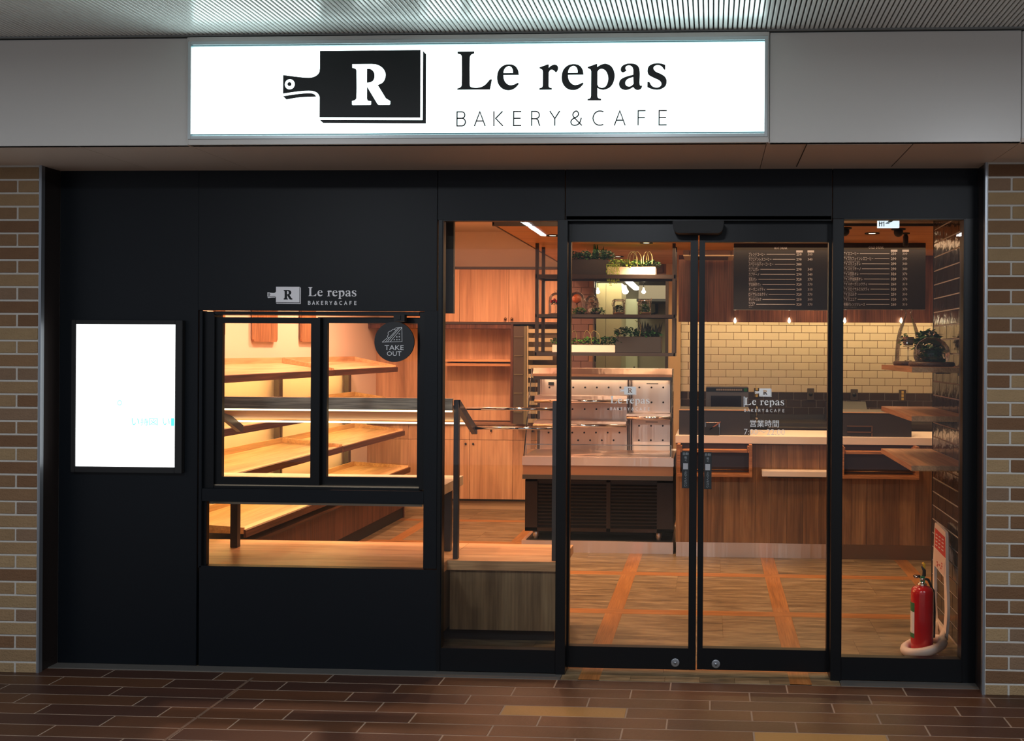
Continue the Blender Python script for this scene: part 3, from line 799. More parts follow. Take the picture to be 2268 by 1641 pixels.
parts = [text('TAKE', *prect(852, 764.5, 894, 775, -0.03), -0.03, gm, t), text('OUT', *prect(857, 778, 889, 788, -0.03), -0.03, gm, t)]
joinmesh('lettering', parts, gm, t)
def zz(x, y):
    p = at(580 + x / 6.3, 620 + y / 6.3, -0.03); return (p.x, p.z)
lines = [[(1680, 867), (1957, 860), (1955, 660), (1870, 668), (1845, 690)], [(1750, 808), (1700, 850), (1680, 867)], [(1955, 665), (1790, 862)], [(1925, 665), (1755, 862)], [(1905, 668), (1725, 864)],
         [(1870, 700), (1850, 688), (1825, 690), (1805, 712), (1780, 715), (1760, 738), (1765, 765), (1752, 785), (1768, 812)]]
strokemesh('sandwich_icon', lines, zz, 0.0022, -0.03, 0.0008, gm, t)
mb = MB()
for (x, y) in ((1918, 752), (1884, 795), (1918, 792), (1848, 833), (1884, 833), (1918, 832)):
    p = zz(x, y); mb.box(p[0] - .0028, p[0] + .0028, -0.0308, -0.03, p[1] - .0028, p[1] + .0028)
mb.build('icon_dots', gm, t)

# ================================================================== SETTING, INSIDE
IX0, IX1, IY1, WCZ, HCZ = -3.68, 2.62, 5.5, 2.6, 3.0
fl = struct('floor', (0, 2.7, 0))
MB().box(IX0, IX1, 0.0, 8.5, -0.06, -0.004).build('floor_screed', mat('floor_screed', srgb(90, 70, 50), 0.8), fl)
SX = [-3.9 - 0.0] ; sx0, pitch = -0.626, 1.09
cols = [sx0 + pitch * k for k in range(-3, 4)]; rowsY = [0.17 + 1.07 * k for k in range(0, 6)]
SW = 0.055
xb = [IX0] + cols + [IX1]; yb = [0.0] + rowsY + [6.2]
def clampb(v): return max(IX0, min(IX1, v))
for i in range(len(xb) - 1):
    xa = xb[i] + (SW if i > 0 else 0); xz = xb[i + 1] - (SW if i < len(xb) - 2 else 0)
    if xz - xa < 0.05: continue
    for j in range(len(yb) - 1):
        ya = yb[j] + (SW if j > 0 else 0); yz = yb[j + 1] - (SW if j < len(yb) - 2 else 0)
        h = (yz - ya) / 2
        for kk in range(2 if yz - ya > 0.3 else 1):
            y0 = ya + kk * h; y1 = y0 + h if yz - ya > 0.3 else yz
            sp = random.choice([0.33, 0.5, 0.66]) * (xz - xa) + xa
            for u, v in ((xa, sp), (sp, xz)):
                MB().box(u + .0006, v - .0006, y0 + .0006, y1 - .0006, -0.004, 0.0).build('floor_board', FLW, fl)
for cx in cols:
    for j in range(len(yb) - 1):
        ya = yb[j] + (SW if j > 0 else 0); yz = yb[j + 1] - (SW if j < len(yb) - 2 else 0)
        MB().box(cx - SW, cx + SW, ya, yz, -0.004, 0.0002).build('floor_strip', FLS, fl)
FLSX = wood('floor_orange_strip_long', srgb(128, 86, 44), srgb(150, 102, 56), srgb(164, 116, 66), 'x', across=16, along=1.5, rough=0.35, dark=0.8)
for y in rowsY:
    for a_, b_ in zip([IX0] + cols, cols + [IX1]):
        MB().box(a_, b_, y - SW, y + SW, -0.004, 0.0003).build('floor_strip', FLSX, fl)
# boards running out under the doors
ent = struct('floor_entrance', (0, -0.07, 0))
for k in range(8):
    u, v = DX0 + (DX1 - DX0) * k / 8, DX0 + (DX1 - DX0) * (k + 1) / 8
    MB().box(u + .0006, v - .0006, -0.076, 0.0, -0.03, 0.003).build('floor_board', FLW, ent)
for cx in cols:
    if DX0 < cx < DX1: MB().box(cx - SW, cx + SW, -0.076, 0.0, -0.03, 0.0034).build('floor_strip', FLS, ent)

def wallbox(name, x0, x1, y0, y1, z0, z1, m, part='wall_face'):
    w = struct(name, ((x0 + x1) / 2, (y0 + y1) / 2, z0))
    MB().box(x0, x1, y0, y1, z0, z1).build(part, m, w); return w
wallbox('wall_inner_left', IX0 - 0.1, IX0, 0.06, IY1, 0, 3.05, PEACHW)
wallbox('wall_inner_right', IX1, IX1 + 0.1, 0.06, 8.5, 0, 3.05, PEACHW)
wb = struct('wall_back', (0, 4.95, 0))
MB().box(IX0, -1.60, 5.45, 5.55, 0, 3.05).build('wall_face', PEACHW, wb)
MB().box(IX0 - 0.1, IX1 + .1, 0.1, 8.5, 3.0, 3.05).build('upper_ceiling', PEACHW, struct('ceiling_shop', (0, 3, 3.0)))
MB().box(XL - 0.3, XR + 1.3, 0.06, 0.12, SOFZ - 0.02, 3.05).build('wall_inside_header', PEACHW, struct('wall_over_door', (0, 0.1, SOFZ)))
MB().box(IX0 - .1, XL + 0.02, 0.052, 0.12, 0, 3.05).build('wall_inside_left', PEACHW, struct('wall_front_left', (IX0, 0.1, 0)))
# dropped wooden ceiling
wc = struct('ceiling_wood', (0.5, 3.4, WCZ))
WX0 = -1.565; y = 1.82; q = 0
while y < 4.95:
    y2 = min(y + 0.6, 4.95)
    xs_ = [WX0, WX0 + 1.4, WX0 + 2.8, IX1] if q % 2 == 0 else [WX0, WX0 + .7, WX0 + 2.1, WX0 + 3.5, IX1]
    for a_, b_ in zip(xs_[:-1], xs_[1:]): MB().box(a_ + .0008, b_ - .0008, y + .0008, y2 - .0008, WCZ, WCZ + 0.02).build('ceiling_board', WCEIL, wc)
    y = y2; q += 1
MB().box(WX0 - .012, WX0, 1.80, 4.95, WCZ - .004, WCZ + .06).box(WX0 - .012, IX1, 1.80, 1.82, WCZ - .012, WCZ + .06).build('edge_trim', IRON, wc)
MB().box(WX0, IX1, 1.83, 4.95, WCZ + 0.02, 3.0).build('ceiling_plenum', PEACHW, wc)
for i, (dy, dz) in enumerate(((1.55, -0.006), (1.45, -0.036))):
    MB().box(.75, 2.6, dy, dy + 0.03, WCZ + dz, WCZ + dz + 0.012).build('rail', mat('pale_rail', srgb(205, 180, 150), 0.4), struct('trim_%d' % (7 + i), (0.5, dy, WCZ)))

# ---- back wall of glazed tiles with an opening to the kitchen
TY = 4.90
tx0 = at(1238, 700, TY).x; tx1 = IX1
ox0, ox1 = at(1317, 740, TY).x, at(1476, 740, TY).x
oz1 = at(1400, 622, TY).z
px0, px1 = at(1475, 740, TY).x, at(1508, 740, TY).x
darkz = at(1750, 869, TY).z
tw = struct('wall_tiled', ((tx0 + tx1) / 2, TY, 0))
b_ = MB(); b_.box(tx0, ox0, TY + .006, TY + .12, 0, WCZ).box(ox0, ox1, TY + .006, TY + .12, oz1, WCZ).box(ox1, tx1, TY + .006, TY + .12, 0, WCZ)
b_.build('grout', GROUT_W, tw); MB().box(ox1 + .02, tx1, TY + .0005, TY + .006, .4, darkz - .001).build('pale_grout', GROUT_D, tw)
TWd, THt = 0.1545, 0.0765
mW = boxmesh('white_tile', TWd - .004, .008, THt - .004, TILE_W, .0015); mD = boxmesh('dark_tile', TWd - .004, .008, THt - .004, TILE_DB, .0015)
mWh = boxmesh('white_tile', TWd / 2 - .004, .008, THt - .004, TILE_W, .0015); mDh = boxmesh('dark_tile', TWd / 2 - .004, .008, THt - .004, TILE_DB, .0015)
cnt = 0
r = -6
while True:
    z0 = darkz + r * THt
    if z0 + THt > WCZ - 0.005: break
    dk = r < 0
    x = px1 + 0.003 + (TWd / 2 if r % 2 else 0)
    rowtiles = []
    if r % 2: rowtiles.append((px1 + TWd / 4, True))
    while x + TWd < tx1 - 0.01 and x + TWd < 2.42:
        rowtiles.append((x + TWd / 2, False)); x += TWd
    if z0 < at(1750, 712, TY).z + 0.02:
        for xc, hf in rowtiles:
            inst((mDh if hf else mD) if dk else (mWh if hf else mW), 'tile', (xc, TY + .002, z0 + THt / 2), tw); cnt += 1
    r += 1
tp = struct('wall_tiled_left', (tx0, TY, 0)); mP = boxmesh('dim_tile', TWd - .004, .008, THt - .004, mat('dim_white_tile', srgb(110, 88, 80), .18, bump=.03, bscale=14, rnd=.08), .0015)  # white tile, its dim light put into a brown colour
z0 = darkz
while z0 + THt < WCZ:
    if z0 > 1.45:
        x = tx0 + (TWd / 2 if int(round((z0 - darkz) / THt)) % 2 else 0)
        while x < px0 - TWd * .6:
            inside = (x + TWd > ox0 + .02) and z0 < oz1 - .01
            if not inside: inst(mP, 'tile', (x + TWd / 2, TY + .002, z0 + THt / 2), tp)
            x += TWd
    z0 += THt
MB().box(px0, px1, TY - .03, TY + .004, 0, WCZ).build('pillar_face', mat('beige_pillar', srgb(205, 180, 140), 0.6), tw)
fr = MB(); fr.box(ox0 - .015, ox0, TY - .02, TY + .13, 0, oz1).box(ox1 - .01, ox1 + .02, TY - .035, TY + .13, 0, oz1).box(ox0 - .015, ox1 + .02, TY - .02, TY + .13, oz1, oz1 + .015)
fr.build('opening_frame', STEELD, tw)

# ---- kitchen beyond the opening
kf = wallbox('wall_kitchen', -3.0, 1.2, 7.4, 7.5, 0, 3.0, mat('kitchen_wall', srgb(150, 142, 112), 0.6))
a, b, c, d = rect(1318, 627, 1376, 900, 6.3)
t = thing('steel_fridge', 'tall brushed steel kitchen fridge seen through the back opening', 'fridge', ((a + b) / 2, 6.3, 0))
STL = mat('kitchen_steel', srgb(190, 180, 140), 0.35, 0.7)
MB().box(a, b, 6.3, 6.9, 0.05, d).build('body', STL, t)
m_ = (a + b) / 2 - .03
MB().box(a + .003, m_, 6.28, 6.3, 1.2, d - .01).build('door', STL, t); MB().box(m_ + .005, b - .003, 6.28, 6.3, 1.2, d - .01).build('door', STL, t)
MB().box(a, b, 6.31, 6.8, 0, 0.05).build('plinth', BLACK, t)
a, b, c, d = rect(1377, 662, 1412, 900, 7.2)
t = thing('kitchen_locker', 'pale green steel locker beside the kitchen fridge', 'locker', ((a + b) / 2, 7.2, 0))
LG = mat('locker_green_grey', srgb(190, 190, 150), 0.5)
MB().box(a, b, 7.2, 7.39, 0.0, d).build('body', LG, t); MB().box(a + .01, b - .01, 7.185, 7.2, 0.1, d - .02).build('door', LG, t)
MB().box(b - .05, b - .03, 7.165, 7.185, 1.3, 1.5).build('handle', CHROME, t)
a, b, c, d = rect(1414, 628, 1476, 662, 6.6)
t = thing('kitchen_hood', 'dark slanted extractor hood hanging in the kitchen', 'extractor hood', ((a + b) / 2, 6.6, c))
MB().prism([(6.6, c), (7.2, c), (7.2, d + .25), (6.8, d + .25)], 'x', a, b + .3).build('canopy', mat('hood_grey', srgb(70, 66, 56), .5, .2), t)
MB().box(a - .02, b + .32, 6.57, 7.2, c - .03, c).build('rim', BLACK, t)
MB().box(a + .15, a + .4, 6.9, 7.15, d + .2, 2.98).build('duct', STEELD, t)
a, b, c, d = rect(1436, 664, 1450, 692, 7.3)
t = thing('wall_pipe', 'black pipe loop on the kitchen wall below the hood', 'pipe', (a, 7.3, c))
MB().tube([(a - .15, 7.37, d), (b, 7.37, d), (b + .02, 7.37, d - .03), (b + .02, 7.37, c), (b - .05, 7.37, c - .03)], 0.018).build('pipe', BLACK, t)
for (pxx, pyy, yy, rr, lab) in ((1324, 646, 5.6, .024, 'small glowing pendant bulb leftmost in the kitchen opening'), (1385, 645, 5.9, .036, 'wide glowing pendant bulb middle of the kitchen opening'), (1425.5, 646, 5.6, .024, 'small glowing pendant bulb rightmost in the kitchen opening')):
    p = at(pxx, pyy, yy); t = thing('pendant_bulb', lab, 'pendant lamp', tuple(p))
    MB().lathe(p.x, p.y, [(.008, p.z + rr * 1.8), (rr * .45, p.z + rr * .9), (rr, p.z), (rr * .95, p.z - rr * .4), (rr * .5, p.z - rr * .8), (.004, p.z - rr * .85)], 14).build('bulb', BULBE, t)
    MB().cyl((p.x, p.y, p.z + rr * 1.8), (p.x, p.y, 3.0), .004, 6).build('cord', BLACK, t)
p = at(1398, 630, 6.8)
t = thing('kitchen_ceiling_lamp', 'bright oval ceiling lamp glowing in the kitchen', 'ceiling lamp', tuple(p))
v = MB(); v.tube([(p.x - .06, 6.5, p.z + .05), (p.x - .04, 6.55, p.z + .045), (p.x + .04, 7.1, p.z - .03), (p.x + .055, 7.14, p.z - .035)], [.02, .045, .045, .02], 12, flat=.5); v.build('tube', emit('kitchen_tube', (1, .95, .8), 7), t)
MB().box(p.x - .08, p.x + .08, 6.5, 7.15, p.z + .06, p.z + .09).build('housing', STEELD, t)

# ---- bulkhead of dark vertical boards above the counter
BYD = 4.0
bx0, bx1 = at(1503, 640, BYD).x, IX1
bz = at(1700, 713.5, BYD).z
bh = struct('wall_bulkhead', ((bx0 + bx1) / 2, BYD, bz))
x = bx0
while x < bx1 - 0.01:
    MB().box(x + .0008, min(x + .26, bx1) - .0008, BYD, BYD + .02, bz, WCZ).build('bulkhead_board', WDX, bh); x += .26
MB().box(bx0 + .01, bx1, BYD + .02, BYD + .14, bz + .01, WCZ).build('bulkhead_core', BLACK, bh)
t = thing('bulkhead_strip_light', 'warm strip light hidden behind the dark bulkhead above the white tiles', 'strip light', ((bx0 + bx1) / 2, BYD + .5, bz + .1))
MB().box(bx0 + .03, 2.4, BYD + .55, BYD + .60, bz + .14, bz + .155).build('light_strip', emit('bulkhead_led', (1.0, .68, .32), 13), t)
MB().box(bx0 + .02, 2.42, BYD + .54, BYD + .61, bz + .155, bz + .19).box(0.4, 0.43, BYD + .56, BYD + .59, bz + .19, WCZ - .001).box(1.8, 1.83, BYD + .56, BYD + .59, bz + .19, WCZ - .001).build('housing', BLACK, t)
for i, (pxx, lab) in enumerate(((1628, 'leftmost tiny highlight, built as a bulb, at the bulkhead edge'), (1748, 'second tiny highlight, built as a bulb, from the left at the bulkhead edge'), (1871, 'third tiny highlight, built as a bulb, from the left at the bulkhead edge'), (1996, 'rightmost tiny highlight, built as a bulb, at the bulkhead edge, left of the tall glass cloche'))):  # highlights along the bulkhead edge, built as added glowing bulbs
    p = at(pxx, 711, BYD - .02)
    t = thing('edge_glint', lab, 'glint', (p.x, p.y, p.z), 'tiny glints along the bulkhead edge')
    MB().lathe(p.x, p.y, [(.002, p.z - .02), (.009, p.z - .01), (.013, p.z), (.008, p.z + .015), (.003, p.z + .03)], 10).build('bulb', BULBE, t)
    MB().cyl((p.x, p.y, p.z + .028), (p.x, BYD + .01, p.z + .04), .004, 6).build('arm', BRASS, t)

# ---- cream ceiling air conditioner
a, b, c, d = rect(1513, 553, 1626, 567, 3.55)
t = thing('air_conditioner', 'cream ceiling air conditioner box left of the menu boards', 'air conditioner', ((a + b) / 2, 3.55, c))
ACM = mat('cream_appliance', srgb(200, 175, 140), 0.5)
MB().box(a, b, 3.55, 3.97, c, WCZ).build('casing', ACM, t, bevel=.004)
for q in (a + .055, b - .03): MB().box(q, q + .005, 3.546, 3.55, c + .005, WCZ - .01).build('side_seam', BLACK, t)
MB().box(a + .07, b - .05, 3.58, 3.9, c - .004, c).build('grille', STEELD, t)

# ---- menu boards
MYD = 2.95
MENU1 = [('ブレンドコーヒー', 'Blend coffee', '250', '300'), ('カフェインレスコーヒー', 'Decaffeinated coffee', '290', '340'), ('スペシャルティーコーヒー', 'Specialty coffee', '380', ''), ('カフェオレ', 'Café au lait', '290', '340'),
 ('カプチーノ', 'Cappuccino', '290', '340'), ('豆乳オレ', 'Soy au lait', '320', '370'), ('宇治抹茶オレ', 'Uji green tea au lait', '320', '370'), ('オーガニックティ', 'Organic tea', '260', '310'), ('ロイヤルミルクティ', 'Royal milk tea', '320', '370'), ('ホットミルク', 'Hot milk', '250', '300'), ('ココア', 'Cocoa', '320', '370')]
MENU2 = [('アイスコーヒー', 'Iced coffee', '250', '300'), ('アイスカフェインレスコーヒー', 'Iced decaffeinated coffee', '290', '340'), ('アイスカフェオレ', 'Iced café au lait', '290', '340'), ('アイスカプチーノ', 'Iced cappuccino', '290', '340'), ('アイス豆乳オレ', 'Iced soy au lait', '320', '370'),
 ('アイス宇治抹茶オレ', 'Iced green tea au lait', '320', '370'), ('アイスオーガニックティ', 'Iced organic tea', '260', '310'), ('アイスロイヤルミルクティ', 'Iced royal milk tea', '320', '370'), ('アイスミルク', 'Iced milk', '250', '300'), ('アイスココア', 'Iced cocoa', '320', '370'), ('有機オレンジジュース', 'Organic orange juice', '260', '310')]
MB_ = mat('menu_board_black', srgb(33, 33, 33), 0.28); MTX = mat('menu_print', srgb(196, 202, 214), 0.6)
def menu(x0, x1, y0, y1, title, tpx, rows, tx, lx1, p1, p2, ry0, dy, chars, lab):
    a, b, c, d = rect(x0, y0, x1, y1, MYD); d = min(d, WCZ)
    t = thing('menu_board', lab, 'menu board', ((a + b) / 2, MYD, c))
    MB().box(a, b, MYD, MYD + .03, c, d).build('panel', MB_, t, bevel=.002)
    MB().box(a, b, MYD - .004, MYD, c, c + .006).build('bottom_lip', STEELD, t)
    for q in (a + .12, b - .12): MB().box(q - .008, q + .008, MYD + .03, BYD, d - .05, d - .035).build('bracket', IRON, t)
    parts = []; Y = MYD - .0012
    def T(s, xa, xb, ya, yb, **k):
        q = rect(xa, ya, xb, yb, Y); parts.append(text(s, q[0], q[1], q[2], q[3], Y, MTX, t, res=1, th=.0003, **k))
    T(title, tpx[0], tpx[1], tpx[2], tpx[3])
    for i, (jp, en, v1, v2) in enumerate(rows):
        y = ry0 + dy * i
        w = len(jp) * chars
        T(jp, tx, tx + w, y - 4.2, y + 3.2)
        T(en, tx, tx + len(en) * 1.45, y + 4.6, y + 6.4, offset=-0.012)
        q = rect(tx + w + 3, y - .9, lx1, y + .1, Y); parts.append(MB().box(q[0], q[1], Y - .0003, Y, q[2], q[3]).build('g', MTX, t))
        T(v1, p1, p1 + 11.5, y - 3.6, y + 2.9, offset=0.02)
        if v2: T(v2, p2, p2 + 10.5, y - 3.3, y + 2.7)
    joinmesh('lettering', parts, MTX, t)
    for pp, s in ((p1, 'M'), (p2, 'L')):
        q = rect(pp - .5, ry0 - 9, pp + 14, ry0 - 4.4, Y)
        k = MB().box(q[0], q[1], Y - .0006, Y + .001, q[2], q[3]).build('size_tag', MTX, t)
menu(1625, 1846, 539, 687, 'HOT DRINK', (1715, 1744, 546.5, 552), MENU1, 1658.5, 1761, 1764, 1789, 563.5, 11.1, 4.55, 'dark drinks menu board titled HOT DRINK, left of the two')
menu(1848.5, 2050, 538, 686, 'COLD DRINK', (1923.5, 1957, 545, 550.5), MENU2, 1868.5, 1970, 1973.5, 1999, 562, 11.25, 4.7, 'dark drinks menu board titled COLD DRINK, right of the two')

# ---- service counter
CYF = 2.95
cx0, cx1 = at(1497, 1100, CYF).x, 2.45
ctz = at(1750, 967, CYF - .05).z; ctb = at(1750, 983.5, CYF - .05).z
t = thing('service_counter', 'long wooden boarded service counter below the menu boards', 'counter', ((cx0 + cx1) / 2, CYF, 0))
x = cx0; k = 0
kz = at(1700, 1203, CYF).z
while x < cx1 - .01:
    w_ = .131; MB().box(x + .0008, min(x + w_, cx1) - .0008, CYF, CYF + .02, kz, ctb).build('board', WD, t); x += w_; k += 1
MB().box(cx0 + .003, cx1, CYF + .02, CYF + .55, 0.02, ctb).build('carcass', BLACK, t)
MB().box(cx0 + .004, at(1838, 1220, CYF).x, CYF - .004, CYF + .006, 0.0, kz).build('kick_plate', STEEL, t, label='brushed steel kick plate')
MB().box(at(1838, 1220, CYF).x, cx1, CYF - .002, CYF + .006, 0.0, kz).build('kick_plate', mat('bronze_steel', srgb(120, 95, 75), 0.3, 0.6), t)
t = thing('counter_worktop', 'thick pale worktop along the service counter', 'worktop', ((cx0 + cx1) / 2, CYF, ctb))
MB().box(cx0 - .005, cx1, CYF - .05, CYF + .6, ctb, ctz).build('slab', WTOP, t, bevel=.002)
MB().box(cx0 - .002, cx1, CYF - .045, CYF - .04, ctb - .006, ctb).build('shadow_gap', BLACK, t)

def bagbox(x0, y0, x1, y1, lab, div=None):
    Y = CYF - .17
    a, b, c, d = rect(x0, y0, x1, y1, Y)
    d = min(d, ctb - .001)
    t = thing('bag_rest', lab, 'shelf box', ((a + b) / 2, Y, c))
    e = .024
    ww = wood('bag_rest_oak', srgb(150, 96, 56), srgb(176, 118, 72), srgb(190, 132, 84), 'x', across=18, along=1.5)
    MB().box(a, a + e, Y, CYF, c, d).build('side_panel', ww, t); MB().box(b - e, b, Y, CYF, c, d).build('side_panel', ww, t)
    MB().box(a + e, b - e, Y, CYF, c, c + e).build('bottom_board', ww, t)
    MB().box(a + e, b - e, CYF - .03, CYF, c + e, d).build('back_panel', mat('bag_back_dark', srgb(60, 38, 28), 0.5), t)
    MB().box(a + e + .015, b - e - .015, Y + .03, CYF - .03, d - .065, d - .045).build('inner_shelf', ww, t)
    MB().box(a + e, a + e + .012, Y + .03, CYF - .03, d - .065, d - .015).box(b - e - .012, b - e, Y + .03, CYF - .03, d - .065, d - .015).build('shelf_cheek', ww, t)
    MB().cyl((a + e, Y + .03, c + .055), (b - e, Y + .03, c + .055), .0035, 8).build('front_rod', BRASS, t)
bagbox(1500, 984, 1666, 1056, 'wooden box shelf hung on the counter behind the left sliding door edge')
bagbox(1863, 989, 2036, 1061, 'wooden box shelf hung on the counter behind the right tall pane')
a, b, c, d = rect(1688, 1044, 1836, 1058, CYF - .14)
t = thing('counter_ledge', 'narrow white bag ledge on the counter front between the box shelves', 'ledge', ((a + b) / 2, CYF, c))
MB().box(a, b, CYF - .14, CYF, c + .006, d).build('board', WTOP, t, bevel=.003); MB().box(a + .05, b - .05, CYF - .08, CYF, c - .01, c + .006).build('bracket', IRON, t)

DG = mat('charcoal_casing', srgb(48, 44, 44), 0.35); DGT = mat('pale_edge', srgb(190, 150, 115), 0.4)
a, b, c, d = rect(1504, 907, 1661, 966, 2.98); c = ctz
t = thing('screen_box', 'charcoal low screen box on the counter in front of the microwave', 'counter screen', ((a + b) / 2, 3.0, c))
MB().box(a, b, 2.98, 3.02, c, d - .01).build('front_panel', DG, t); MB().box(a, a + .02, 3.02, 3.42, c, d - .01).build('side_panel', DG, t); MB().box(b - .02, b, 3.02, 3.42, c, d - .01).build('side_panel', DG, t)
MB().box(a - .003, b + .003, 2.975, 2.99, d - .008, d).build('top_edge', DGT, t); MB().box(a, b, 2.99, 3.44, d - .01, d - .002).build('top_board', DG, t)
q = at(1580, 945, 2.96); 
t = thing('card_holder', 'small dark card holder with a folded flyer on the counter screen box', 'card holder', (q.x, 2.95, ctz))
MB().box(q.x - .07, q.x + .05, 2.93, 2.955, ctz, q.z + .0).build('base', BLACK, t)
e0 = at(1572, 950, 2.93); e1 = at(1596, 933, 2.93)
MB().hexa([(e0.x, 2.93, e0.z - .01), (e1.x, 2.93, e1.z - .01), (e1.x, 2.94, e1.z - .01), (e0.x, 2.94, e0.z - .01), (e0.x, 2.93, e0.z), (e1.x, 2.93, e1.z), (e1.x, 2.94, e1.z), (e0.x, 2.94, e0.z)]).build('flyer', mat('flyer_red', srgb(150, 90, 70), 0.5), t)
MB().cyl((q.x - .07, 2.94, q.z + .035), (q.x + .05, 2.94, q.z + .035), .004, 6).box(q.x - .07, q.x - .062, 2.936, 2.944, ctz, q.z + .04).box(q.x + .044, q.x + .052, 2.936, 2.944, ctz, q.z + .04).build('rail', CHROME, t)
a, b, c, d = rect(1863, 913, 2019, 972, 2.98); c = ctz
t = thing('screen_box', 'charcoal low screen box on the counter behind the wooden wall shelves', 'counter screen', ((a + b) / 2, 3.0, c))
MB().box(a, b, 2.98, 3.02, c, d - .01).build('front_panel', DG, t); MB().box(a, a + .02, 3.02, 3.42, c, d - .01).build('side_panel', DG, t); MB().box(b - .02, b, 3.02, 3.42, c, d - .01).build('side_panel', DG, t)
MB().box(a - .003, b + .003, 2.975, 2.99, d - .008, d).build('top_edge', DGT, t); MB().box(a, b, 2.99, 3.44, d - .01, d - .002).build('top_board', DG, t)
g = rect(1876, 937, 1932, 966, 2.97)
MB().box(g[0], g[1], 2.96, 2.98, g[3] - .03, g[3] - .022).box(g[0], g[1], 2.96, 2.98, g[2] + .03, g[2] + .038).box(g[1] - .008, g[1], 2.96, 2.98, g[2], g[3] - .03).build('slot_trim', mat('slot_bronze', srgb(120, 90, 70), .4, .5), t)

# ---- back counter, appliances
BCZ = at(1790, 937, 4.35).z
t = thing('steel_counter', 'brushed steel back counter below the dark tiles', 'counter', (1.0, 4.6, 0))
MB().box(px1 + .02, IX1 - .004, 4.32, TY - .01, BCZ - .05, BCZ).build('worktop', STEELD, t, bevel=.003)
MB().box(px1 + .03, IX1 - .004, 4.38, TY - .01, 0.08, BCZ - .05).build('carcass', STEELD, t)
MB().box(px1 + .02, IX1 - .004, TY - .04, TY - .008, BCZ, BCZ + .05).build('upstand', STEELD, t)
a, b, c, d = rect(1563, 858, 1659, 912, 4.2)
c = BCZ; 
t = thing('microwave_oven', 'steel microwave oven on the back counter', 'microwave', ((a + b) / 2, 4.3, c))
MWM = mat('microwave_steel', srgb(120, 114, 110), 0.3, 0.7)
MB().box(a, b, 4.33, 4.72, c + .012, d).build('casing', MWM, t, bevel=.006)
MB().box(a + .005, b - .005, 4.318, 4.33, d - .045, d - .008).build('control_panel', mat('panel_dark', srgb(24, 28, 34), .3), t)
for k in range(12):
    xx = a + .10 + k * (b - a - .16) / 12
    MB().box(xx, xx + .018, 4.314, 4.318, d - .036, d - .018).build('button', mat('button_grey', srgb(150, 145, 140), .5) if k == 0 else bpy.data.materials['button_grey'], t)
MB().box(b - .045, b - .015, 4.314, 4.318, d - .042, d - .012).build('start_button', GREEN, t)
MB().box(a + .004, b - .004, 4.315, 4.33, c + .02, d - .05).build('door', MWM, t, bevel=.004)
MB().box(a + .05, b - .07, 4.311, 4.315, c + .03, d - .085).build('door_window', mat('door_window_dark', srgb(34, 34, 46), .15), t)
MB().box(b - .05, b - .035, 4.29, 4.315, c + .05, d - .09).build('handle', CHROME, t)
for q in ((a + .03), (b - .05)): MB().box(q, q + .02, 4.36, 4.68, c, c + .012).build('foot', BLACK, t)
# sockets
def socket(x0, y0, x1, y1, kind, lab):
    a, b, c, d = rect(x0, y0, x1, y1, TY - .01)
    t = thing('wall_socket', lab, 'socket', ((a + b) / 2, TY, c))
    MB().box(a, b, TY - .012, TY - .002, c, d).build('plate', mat('socket_plate', srgb(96, 88, 80), .4, .3), t, bevel=.002)
    m = (a + b) / 2; h = (c + d) / 2
    if kind == 'round': MB().tube([(m, TY - .02, h), (m, TY - .011, h)], .020, 16).build('outlet', BLACK, t)
    else:
        for k in (-1, 0, 1): MB().box(m - .011, m + .011, TY - .017, TY - .011, h + k * .034 - .013, h + k * .034 + .013).build('outlet', mat('socket_yellow', srgb(220, 190, 110), .4), t)
socket(1788, 860, 1803, 886, 'round', 'round wall socket above the back counter, between the door decal and the post')
socket(1884, 862, 1900, 886, 'round', 'round wall socket just right of the black door post')
socket(1991, 863, 2007, 889, 'multi', 'wall socket plate with three yellow outlets')
socket(1670, 859, 1682, 879, 'multi', 'wall socket plate half hidden behind the shop emblem on the right door')
a, b, c, d = rect(1724, 937, 1812, 952, 4.15)
t = thing('sink_unit', 'low steel sink rim on the back counter left of the post', 'sink', ((a + b) / 2, 4.2, c))
MB().box(a - .1, b + .2, 4.12, 4.30, BCZ - .10, BCZ - .03).build('rim', STEELD, t, bevel=.004)
MB().box(a - .1, b + .2, 4.10, 4.12, BCZ - .12, BCZ - .035).build('drawer_front', mat('dark_front', srgb(60, 46, 38), .3, .5), t)
p = at(1676, 922, 4.5)
t = thing('faucet', 'slim chrome faucet behind the shop name on the right door', 'faucet', (p.x, 4.55, BCZ))
MB().tube([(p.x, 4.6, BCZ), (p.x, 4.6, BCZ + .12), (p.x, 4.57, BCZ + .15), (p.x, 4.5, BCZ + .14), (p.x, 4.48, BCZ + .10)], .008).build('spout', CHROME, t); MB().cyl((p.x, 4.6, BCZ), (p.x, 4.6, BCZ + .03), .016).build('base', CHROME, t)
a, b, c, d = rect(1866, 893, 1930, 914, 4.2)
t = thing('induction_hob', 'dark sloped machine on the back counter behind the right screen box', 'machine', ((a + b) / 2, 4.4, BCZ))
MB().prism([(4.35, BCZ), (4.75, BCZ), (4.75, d - .01), (4.55, d), (4.35, BCZ + .05)], 'x', a - .1, b).build('casing', DG, t); MB().box(b + .01, b + .12, 4.4, 4.75, BCZ, BCZ + .10).build('side_unit', STEELD, t)

